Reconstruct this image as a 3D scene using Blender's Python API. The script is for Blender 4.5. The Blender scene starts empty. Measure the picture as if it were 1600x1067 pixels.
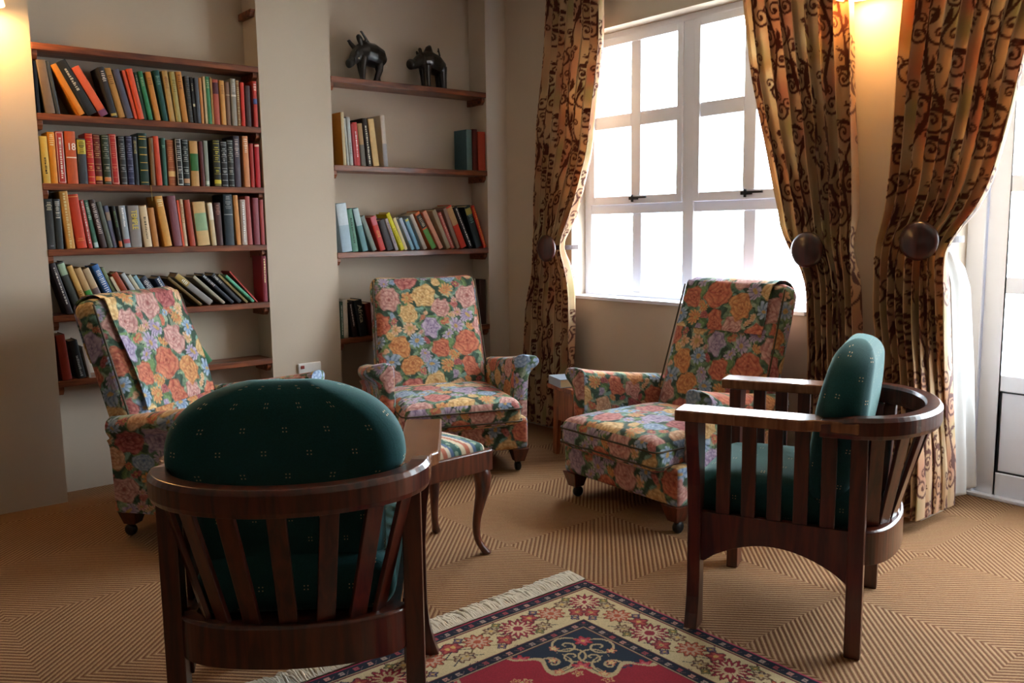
import bpy, bmesh, math, random
import numpy as np
from mathutils import Matrix, Vector

random.seed(7); RNG = np.random.default_rng(11)
scene = bpy.context.scene
COL = scene.collection

# ------------------------------------------------------------------ camera
cam = bpy.data.cameras.new('camera'); cam.sensor_width = 36.0; cam.lens = 1360.1 / 1600 * 36.0
cam.clip_start = 0.05
cam_o = bpy.data.objects.new('camera', cam); COL.objects.link(cam_o)
def camera_matrix(loc, yaw, pitch, roll):
    cy, sy, cp, sp = math.cos(yaw), math.sin(yaw), math.cos(pitch), math.sin(pitch)
    f = Vector((sy * cp, cy * cp, -sp)); r = Vector((cy, -sy, 0)); u = r.cross(f)
    c, s = math.cos(roll), math.sin(roll)
    R, U = c * r + s * u, -s * r + c * u
    return Matrix(((R.x, U.x, -f.x, loc[0]), (R.y, U.y, -f.y, loc[1]), (R.z, U.z, -f.z, loc[2]), (0, 0, 0, 1)))
cam_o.matrix_world = camera_matrix((0, 0, 1.25), 0.684707, 0.129707, -0.013252)
scene.camera = cam_o

# ------------------------------------------------------------------ daylight, exposure
world = bpy.data.worlds.new('overcast_sky'); scene.world = world; world.use_nodes = True
bg = world.node_tree.nodes['Background']
bg.inputs['Color'].default_value = (0.84, 0.92, 1.0, 1); bg.inputs['Strength'].default_value = 11.0
vs = scene.view_settings
vs.view_transform = 'Standard'; vs.look = 'None'; vs.gamma = 1.0; vs.use_curve_mapping = False
vs.exposure = 1.62
LAMP_WATT = 2.6
def portal(loc, rot, sx, sy):
    l = bpy.data.lights.new('window_portal', 'AREA'); l.shape = 'RECTANGLE'; l.size = sx; l.size_y = sy
    l.cycles.is_portal = True
    o = bpy.data.objects.new('window_portal', l); COL.objects.link(o); o.location = loc; o.rotation_euler = rot
portal((3.80, 3.015, 1.6), (0, math.radians(90), 0), 1.55, 1.62)
portal((4.24, 0.80, 1.15), (0, math.radians(90), 0), 2.25, 1.80)

# ------------------------------------------------------------------ helpers
def lin(h):
    h = h.lstrip('#'); o = []
    for i in (0, 2, 4):
        c = int(h[i:i + 2], 16) / 255
        o.append(c / 12.92 if c <= .04045 else ((c + .055) / 1.055) ** 2.4)
    return (o[0], o[1], o[2], 1.0)
def tag(o, label, cat, group=None):
    o['label'] = label; o['category'] = cat
    if group: o['group'] = group
    return o
def thing(name, label, cat, loc=(0, 0, 0), rotz=0.0, group=None):
    o = bpy.data.objects.new(name, None); COL.objects.link(o); o.empty_display_size = .05
    o.location = loc; o.rotation_euler = (0, 0, rotz)
    return tag(o, label, cat, group)
def link(name, me, parent=None, m=None):
    o = bpy.data.objects.new(name, me); COL.objects.link(o)
    if parent: o.parent = parent
    if m is not None and not me.materials: me.materials.append(m)
    return o
def mesh_np(name, V, F, uv=None, col=None, smooth=True):
    V = np.asarray(V, np.float32); F = np.asarray(F, np.int32)
    me = bpy.data.meshes.new(name); n, m = len(V), len(F); k = F.shape[1]
    me.vertices.add(n); me.vertices.foreach_set('co', V.ravel())
    me.loops.add(m * k); me.loops.foreach_set('vertex_index', F.ravel())
    me.polygons.add(m); me.polygons.foreach_set('loop_start', np.arange(0, m * k, k, dtype=np.int32))
    me.polygons.foreach_set('loop_total', np.full(m, k, np.int32))
    me.polygons.foreach_set('use_smooth', np.full(m, smooth, bool))
    if uv is not None:
        l = me.uv_layers.new(name='UVMap'); l.data.foreach_set('uv', np.asarray(uv, np.float32)[F.ravel()].ravel())
    if col is not None:
        a = me.color_attributes.new('Col', 'FLOAT_COLOR', 'POINT')
        c = np.ones((n, 4), np.float32); c[:, :3] = col; a.data.foreach_set('color', c.ravel())
    me.update(calc_edges=True); me.validate()
    return me
class MB:
    """collects simple solids for ONE mesh"""
    def __init__(s): s.v = []; s.f = []
    def add(s, V, F):
        b = len(s.v); s.v += [tuple(p) for p in V]; s.f += [tuple(i + b for i in f) for f in F]; return s
    def box(s, x0, x1, y0, y1, z0, z1, M=None):
        P = [Vector((x, y, z)) for z in (z0, z1) for y in (y0, y1) for x in (x0, x1)]
        if M is not None: P = [M @ p for p in P]
        return s.add(P, [(0, 2, 3, 1), (4, 5, 7, 6), (0, 1, 5, 4), (2, 6, 7, 3), (0, 4, 6, 2), (1, 3, 7, 5)])
    def prism(s, pts, a0, a1, axis='z'):
        """extrude closed 2-D outline (ccw seen from +axis) along the axis"""
        n = len(pts)
        def mk(p, a):
            return {'z': (p[0], p[1], a), 'y': (p[0], a, p[1]), 'x': (a, p[0], p[1])}[axis]
        V = [mk(p, a0) for p in pts] + [mk(p, a1) for p in pts]
        F = [tuple(range(n))[::-1], tuple(range(n, 2 * n))] + [(i, (i + 1) % n, n + (i + 1) % n, n + i) for i in range(n)]
        if axis == 'y': F = [f[::-1] for f in F]
        return s.add(V, F)
    def tube(s, pts, rad, n=8, cap=True):
        pts = [Vector(p) for p in pts]; N = len(pts)
        rad = [rad] * N if not hasattr(rad, '__len__') else rad
        ref = Vector((0, 0, 1)); V = []; F = []
        for i, p in enumerate(pts):
            d = (pts[min(i + 1, N - 1)] - pts[max(i - 1, 0)]).normalized()
            a = d.cross(ref)
            if a.length < 1e-3: a = d.cross(Vector((1, 0, 0)))
            a.normalize(); b = d.cross(a).normalized()
            for k in range(n):
                t = 2 * math.pi * k / n; V.append(p + (a * math.cos(t) + b * math.sin(t)) * rad[i])
        for i in range(N - 1):
            for k in range(n):
                F.append((i * n + k, i * n + (k + 1) % n, (i + 1) * n + (k + 1) % n, (i + 1) * n + k))
        if cap: F += [tuple(range(n)), tuple(range((N - 1) * n, N * n))[::-1]]
        return s.add(V, F)
    def sweep(s, pts, sec, closed_sec=True):
        """sweep a rectangular section (list of (outward, up)) along an XY path"""
        N = len(pts); V = []; F = []
        for i, p in enumerate(pts):
            q0, q1 = pts[max(i - 1, 0)], pts[min(i + 1, N - 1)]
            d = Vector((q1[0] - q0[0], q1[1] - q0[1], 0)).normalized(); o = Vector((d.y, -d.x, 0))
            for a, b in (sec(i / (N - 1)) if callable(sec) else sec): V.append(Vector(p) + o * a + Vector((0, 0, b)))
        n = len(V) // N
        for i in range(N - 1):
            for k in range(n): F.append((i * n + k, i * n + (k + 1) % n, (i + 1) * n + (k + 1) % n, (i + 1) * n + k))
        F += [tuple(range(n))[::-1], tuple(range((N - 1) * n, N * n))]
        return s.add(V, F)
    def lathe(s, prof, n=24, M=None):
        V = []; F = []
        for r, z in prof:
            for k in range(n):
                t = 2 * math.pi * k / n; p = Vector((r * math.cos(t), r * math.sin(t), z)); V.append(M @ p if M is not None else p)
        for i in range(len(prof) - 1):
            for k in range(n): F.append((i * n + k, i * n + (k + 1) % n, (i + 1) * n + (k + 1) % n, (i + 1) * n + k))
        return s.add(V, F)
    def stack(s, rings, n=12):
        V = []; F = []
        for x, y, z, r in rings:
            for k in range(n): t = 2 * math.pi * (k + .5) / n; V.append((x + r * math.cos(t), y + r * math.sin(t), z))
        for i in range(len(rings) - 1):
            for k in range(n): F.append((i * n + k, i * n + (k + 1) % n, (i + 1) * n + (k + 1) % n, (i + 1) * n + k))
        F += [tuple(range(n)), tuple(range((len(rings) - 1) * n, len(rings) * n))]
        return s.add(V, F)
    def ball(s, c, r, n=12):
        V = []; F = []; m = n // 2
        r = r if hasattr(r, '__len__') else (r, r, r)
        for i in range(m + 1):
            a = math.pi * i / m
            for k in range(n):
                t = 2 * math.pi * k / n
                V.append((c[0] + r[0] * math.sin(a) * math.cos(t), c[1] + r[1] * math.sin(a) * math.sin(t), c[2] + r[2] * math.cos(a)))
        for i in range(m):
            for k in range(n): F.append((i * n + k, (i + 1) * n + k, (i + 1) * n + (k + 1) % n, i * n + (k + 1) % n))
        return s.add(V, F)
    def mesh(s, name, smooth=False):
        me = bpy.data.meshes.new(name); me.from_pydata([tuple(v) for v in s.v], [], s.f)
        bm = bmesh.new(); bm.from_mesh(me); bmesh.ops.remove_doubles(bm, verts=bm.verts, dist=1e-6)
        bmesh.ops.recalc_face_normals(bm, faces=bm.faces); bm.to_mesh(me); bm.free()
        if smooth:
            me.polygons.foreach_set('use_smooth', [True] * len(me.polygons))
        me.update(); return me
    def build(s, name, m, parent=None, bevel=0.0, smooth=False):
        o = link(name, s.mesh(name, smooth), parent, m)
        if bevel:
            b = o.modifiers.new('bevel', 'BEVEL'); b.width = bevel; b.segments = 2; b.limit_method = 'ANGLE'; b.angle_limit = .6
        return o
def copy_tree(root):
    r = root.copy(); COL.objects.link(r)
    for ch in list(root.children):
        c = ch.copy(); COL.objects.link(c); c.parent = r
        for g in list(ch.children):
            d = g.copy(); COL.objects.link(d); d.parent = c
    return r
def struct(o): o['kind'] = 'structure'; return o

# ------------------------------------------------------------------ materials
def new_mat(name):
    m = bpy.data.materials.new(name); m.use_nodes = True
    nt = m.node_tree; return m, nt, nt.nodes['Principled BSDF']
def setp(b, **k):
    for a, v in k.items(): b.inputs[a].default_value = v
def node(nt, t, **k):
    n = nt.nodes.new(t)
    for a, v in k.items(): setattr(n, a, v)
    return n
def math_n(nt, op, a, b=None, c=None):
    n = nt.nodes.new('ShaderNodeMath'); n.operation = op
    for i, v in enumerate((a, b, c)):
        if v is None: continue
        if isinstance(v, (int, float)): n.inputs[i].default_value = v
        else: nt.links.new(v, n.inputs[i])
    return n.outputs[0]
def mix_n(nt, fac, a, b, mode='MIX'):
    n = nt.nodes.new('ShaderNodeMix'); n.data_type = 'RGBA'; n.blend_type = mode
    for s, v in ((n.inputs[0], fac), (n.inputs[6], a), (n.inputs[7], b)):
        if isinstance(v, (tuple, list)): s.default_value = v
        elif isinstance(v, (int, float)): s.default_value = v
        else: nt.links.new(v, s)
    return n.outputs[2]
def add_bump(nt, b, height, strength=.3, dist=.002):
    n = nt.nodes.new('ShaderNodeBump'); n.inputs['Strength'].default_value = strength; n.inputs['Distance'].default_value = dist
    nt.links.new(height, n.inputs['Height']); nt.links.new(n.outputs[0], b.inputs['Normal'])
def plain(name, hexc, rough=.55, spec=.5, metal=0., vary=.12, scale=30, coat=0.):
    m, nt, b = new_mat(name)
    setp(b, Roughness=rough, Metallic=metal); b.inputs['Specular IOR Level'].default_value = spec
    if coat: b.inputs['Coat Weight'].default_value = coat; b.inputs['Coat Roughness'].default_value = .15
    c = lin(hexc); tc = node(nt, 'ShaderNodeTexCoord'); no = node(nt, 'ShaderNodeTexNoise')
    no.inputs['Scale'].default_value = scale; no.inputs['Detail'].default_value = 3
    nt.links.new(tc.outputs['Object'], no.inputs['Vector'])
    d = tuple(x * (1 - vary) for x in c[:3]) + (1,); l = tuple(min(1, x * (1 + vary)) for x in c[:3]) + (1,)
    nt.links.new(mix_n(nt, no.outputs['Fac'], d, l), b.inputs['Base Color'])
    return m
def wood(name, dark, light, rough=.3, coat=.5, stretch=(14, 14, 1.5), scale=3.0):
    m, nt, b = new_mat(name)
    setp(b, Roughness=rough); b.inputs['Coat Weight'].default_value = coat; b.inputs['Coat Roughness'].default_value = .18
    tc = node(nt, 'ShaderNodeTexCoord'); mp = node(nt, 'ShaderNodeMapping'); mp.inputs['Scale'].default_value = stretch
    nt.links.new(tc.outputs['Object'], mp.inputs['Vector'])
    no = node(nt, 'ShaderNodeTexNoise'); no.inputs['Scale'].default_value = scale; no.inputs['Detail'].default_value = 8
    no.inputs['Distortion'].default_value = .6; nt.links.new(mp.outputs[0], no.inputs['Vector'])
    r = node(nt, 'ShaderNodeValToRGB'); r.color_ramp.elements[0].position = .35; r.color_ramp.elements[1].position = .68
    r.color_ramp.elements[0].color = lin(dark); r.color_ramp.elements[1].color = lin(light)
    nt.links.new(no.outputs['Fac'], r.inputs['Fac']); nt.links.new(r.outputs[0], b.inputs['Base Color'])
    add_bump(nt, b, no.outputs['Fac'], .08, .001)
    return m
def plaster(name, hexc):
    m, nt, b = new_mat(name); setp(b, Roughness=.85); b.inputs['Specular IOR Level'].default_value = .2
    tc = node(nt, 'ShaderNodeTexCoord'); c = lin(hexc)
    n1 = node(nt, 'ShaderNodeTexNoise'); n1.inputs['Scale'].default_value = 2.2; n1.inputs['Detail'].default_value = 5
    n2 = node(nt, 'ShaderNodeTexNoise'); n2.inputs['Scale'].default_value = 60; n2.inputs['Detail'].default_value = 4
    for n in (n1, n2): nt.links.new(tc.outputs['Object'], n.inputs['Vector'])
    nt.links.new(mix_n(nt, n1.outputs['Fac'], tuple(x * .94 for x in c[:3]) + (1,), tuple(min(1, x * 1.05) for x in c[:3]) + (1,)), b.inputs['Base Color'])
    add_bump(nt, b, n2.outputs['Fac'], .25, .0015)
    return m
def printed(name, rough=.75, sheen=.2, weave=900, bump=.25, thin=0.):
    """cloth whose print is the colour attribute; weave as fine relief"""
    m, nt, b = new_mat(name); setp(b, Roughness=rough); b.inputs['Specular IOR Level'].default_value = .3
    b.inputs['Sheen Weight'].default_value = sheen; b.inputs['Sheen Roughness'].default_value = .5
    a = node(nt, 'ShaderNodeAttribute'); a.attribute_name = 'Col'
    tc = node(nt, 'ShaderNodeTexCoord'); n = node(nt, 'ShaderNodeTexNoise'); n.inputs['Scale'].default_value = weave * .35
    nt.links.new(tc.outputs['Object'], n.inputs['Vector'])
    nt.links.new(mix_n(nt, math_n(nt, 'MULTIPLY', n.outputs['Fac'], .35), a.outputs['Color'], (.4, .35, .3, 1), 'MULTIPLY'), b.inputs['Base Color'])
    add_bump(nt, b, n.outputs['Fac'], bump, .0012)
    if thin:      # daylight glows through thin cloth
        tr = node(nt, 'ShaderNodeBsdfTranslucent'); nt.links.new(a.outputs['Color'], tr.inputs[0]); mx = node(nt, 'ShaderNodeMixShader'); mx.inputs[0].default_value = thin
        out = nt.nodes['Material Output']; nt.links.new(b.outputs[0], mx.inputs[1]); nt.links.new(tr.outputs[0], mx.inputs[2]); nt.links.new(mx.outputs[0], out.inputs[0])
    return m
def carpet_mat():
    m, nt, b = new_mat('sisal_carpet'); setp(b, Roughness=.95); b.inputs['Specular IOR Level'].default_value = .1
    tc = node(nt, 'ShaderNodeTexCoord'); sx = node(nt, 'ShaderNodeSeparateXYZ'); nt.links.new(tc.outputs['Object'], sx.inputs[0])
    S = .555
    cx = math_n(nt, 'FLOOR', math_n(nt, 'DIVIDE', math_n(nt, 'ADD', sx.outputs[0], -2.09 + 40 * S), S))
    cy = math_n(nt, 'FLOOR', math_n(nt, 'DIVIDE', math_n(nt, 'ADD', sx.outputs[1], -2.035 + 40 * S), S))
    par = math_n(nt, 'MODULO', math_n(nt, 'ADD', cx, cy), 2.0)
    nz = node(nt, 'ShaderNodeTexNoise'); nz.inputs['Scale'].default_value = 160; nt.links.new(tc.outputs['Object'], nz.inputs['Vector'])
    jit = math_n(nt, 'MULTIPLY', math_n(nt, 'SUBTRACT', nz.outputs['Fac'], .5), .007)
    s1 = math_n(nt, 'ADD', math_n(nt, 'SUBTRACT', sx.outputs[0], sx.outputs[1]), jit)
    s2 = math_n(nt, 'ADD', math_n(nt, 'ADD', sx.outputs[0], sx.outputs[1]), jit)
    k = 2 * math.pi / (.0168 * math.sqrt(2))
    w1 = math_n(nt, 'SINE', math_n(nt, 'MULTIPLY', s1, k)); w2 = math_n(nt, 'SINE', math_n(nt, 'MULTIPLY', s2, k))
    mx = node(nt, 'ShaderNodeMix'); mx.data_type = 'FLOAT'
    nt.links.new(par, mx.inputs[0]); nt.links.new(w1, mx.inputs[2]); nt.links.new(w2, mx.inputs[3])
    w = math_n(nt, 'MULTIPLY_ADD', mx.outputs[0], .5, .5)
    r = node(nt, 'ShaderNodeValToRGB'); e = r.color_ramp.elements
    e[0].position = .18; e[0].color = lin('784e35'); e[1].position = .62; e[1].color = lin('ad8964')
    nt.links.new(w, r.inputs['Fac'])
    n2 = node(nt, 'ShaderNodeTexNoise'); n2.inputs['Scale'].default_value = 1.6; nt.links.new(tc.outputs['Object'], n2.inputs['Vector'])
    n3 = node(nt, 'ShaderNodeTexNoise'); n3.inputs['Scale'].default_value = 420; nt.links.new(tc.outputs['Object'], n3.inputs['Vector'])
    c = mix_n(nt, math_n(nt, 'MULTIPLY', n2.outputs['Fac'], .22), r.outputs[0], (.42, .26, .16, 1))
    c = mix_n(nt, math_n(nt, 'MULTIPLY', n3.outputs['Fac'], .5), c, (.5, .42, .36, 1), 'MULTIPLY')
    nt.links.new(c, b.inputs['Base Color'])
    add_bump(nt, b, math_n(nt, 'ADD', w, math_n(nt, 'MULTIPLY', n3.outputs['Fac'], .6)), .7, .0035)
    return m
def dotted_green():
    m, nt, b = new_mat('green_dotted_cloth'); setp(b, Roughness=.8); b.inputs['Sheen Weight'].default_value = .45
    b.inputs['Sheen Roughness'].default_value = .35; b.inputs['Sheen Tint'].default_value = (.6, .95, .9, 1)
    b.inputs['Specular IOR Level'].default_value = .25
    uv = node(nt, 'ShaderNodeUVMap'); sx = node(nt, 'ShaderNodeSeparateXYZ'); nt.links.new(uv.outputs[0], sx.inputs[0])
    P = .104
    gu = math_n(nt, 'DIVIDE', math_n(nt, 'ADD', sx.outputs[0], 10.), P); gv = math_n(nt, 'DIVIDE', math_n(nt, 'ADD', sx.outputs[1], 10.), P * .53)
    row = math_n(nt, 'FLOOR', gv)
    gu = math_n(nt, 'ADD', gu, math_n(nt, 'MULTIPLY', math_n(nt, 'MODULO', row, 2.), .5))
    du = math_n(nt, 'ABSOLUTE', math_n(nt, 'SUBTRACT', math_n(nt, 'FRACT', gu), .5)); dv = math_n(nt, 'ABSOLUTE', math_n(nt, 'SUBTRACT', math_n(nt, 'FRACT', gv), .5))
    a = math_n(nt, 'ABSOLUTE', math_n(nt, 'SUBTRACT', math_n(nt, 'MULTIPLY', du, P), .0042)); c = math_n(nt, 'ABSOLUTE', math_n(nt, 'SUBTRACT', math_n(nt, 'MULTIPLY', dv, P * .53), .0042))
    d = math_n(nt, 'LESS_THAN', math_n(nt, 'MAXIMUM', a, c), .0015)
    tc = node(nt, 'ShaderNodeTexCoord'); no = node(nt, 'ShaderNodeTexNoise'); no.inputs['Scale'].default_value = 260; nt.links.new(tc.outputs['Object'], no.inputs['Vector'])
    base = mix_n(nt, no.outputs['Fac'], lin('0f3a3c'), lin('1d5455'))
    nt.links.new(mix_n(nt, d, base, lin('c9b48c')), b.inputs['Base Color'])
    add_bump(nt, b, no.outputs['Fac'], .3, .001)
    return m
def glass_mat():
    m = bpy.data.materials.new('window_glass'); m.use_nodes = True; nt = m.node_tree; nt.nodes.clear()
    out = node(nt, 'ShaderNodeOutputMaterial'); t = node(nt, 'ShaderNodeBsdfTransparent'); g = node(nt, 'ShaderNodeBsdfGlossy')
    t.inputs[0].default_value = (.94, .96, .96, 1); g.inputs['Roughness'].default_value = .02
    f = node(nt, 'ShaderNodeFresnel'); f.inputs[0].default_value = 1.35; mx = node(nt, 'ShaderNodeMixShader')
    ge = node(nt, 'ShaderNodeNewGeometry'); nt.links.new(math_n(nt, 'MULTIPLY', f.outputs[0], math_n(nt, 'SUBTRACT', 1.0, ge.outputs['Backfacing'])), mx.inputs[0]); nt.links.new(t.outputs[0], mx.inputs[1]); nt.links.new(g.outputs[0], mx.inputs[2]); nt.links.new(mx.outputs[0], out.inputs[0])
    return m
def emit_mat(name, hexc, strength):
    m, nt, b = new_mat(name); setp(b, Roughness=.35); b.inputs['Base Color'].default_value = (.9, .86, .8, 1)
    b.inputs['Emission Color'].default_value = lin(hexc); b.inputs['Emission Strength'].default_value = strength
    return m
M_WALL = plaster('cream_plaster', 'c9baa8'); M_CEIL = plaster('white_ceiling', 'e6e0d2'); M_CARPET = carpet_mat()
M_FRAME = plain('white_painted_frame', 'eceffa', .35, .5, 0, .03, 8); M_GLASS = glass_mat()
M_MAHOG = wood('mahogany', '33110a', '5e2412', .28, .5)
M_ARM = wood('pale_arm_wood', '74432a', '9a6844', .25, .5)  # arm boards in a paler brown than the mahogany frame
M_SHELF = wood('red_stained_pine', '4e2213', '96522e', .42, .25, (1.5, 14, 14), 3.)
M_STOOLW = wood('stool_wood', '3a170e', '7a3d26', .3, .5)
M_BLACK = plain('black_iron', '131314', .4, .5, .2); M_EBONY = plain('ebony', '0d0c0d', .32, .5, 0, .2, 40, .4)
M_GREEN = dotted_green(); M_PRINT = printed('floral_upholstery', .8, .08, 900, .3); M_CURT = printed('scroll_print_curtain', .6, .15, 1200, .15, .32)
M_RUG = printed('knotted_wool', .95, .0, 1300, .5); M_PAGES = plain('paper_pages', 'cdb58c', .9, .2, 0, .08, 200)
M_LINING = plain('curtain_lining', 'd6d6d4', .85, .2, 0, .04, 20); M_FRINGE = plain('cotton_fringe', 'e6ddcc', .95, .1, 0, .15, 90)
M_HOLD = wood('holdback_wood', '2c0d0a', '521a14', .3, .6); M_STRAP = plain('strap_leather', '3a1612', .5); M_PIPE = plain('piping_cord', '4a4030', .8)
M_LATCH = plain('latch_metal', '2c2e34', .4, .5, .6); M_BRASS = plain('lamp_brass', '8a6a34', .3, .5, .9); M_SHADE = emit_mat('opal_lamp_shade', 'ffc878', 1.3)
M_WHITEPL = plain('white_plastic', 'e2e2e0', .4); M_GROUND = plain('pale_paving', 'b8b4aa', .9)
M_CACHE = {}
def cmat(hexc, rough=.5):
    if (hexc, rough) not in M_CACHE: M_CACHE[(hexc, rough)] = plain('book_cloth_' + hexc, hexc, rough, .35, 0, .14, 60)
    return M_CACHE[(hexc, rough)]
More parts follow.
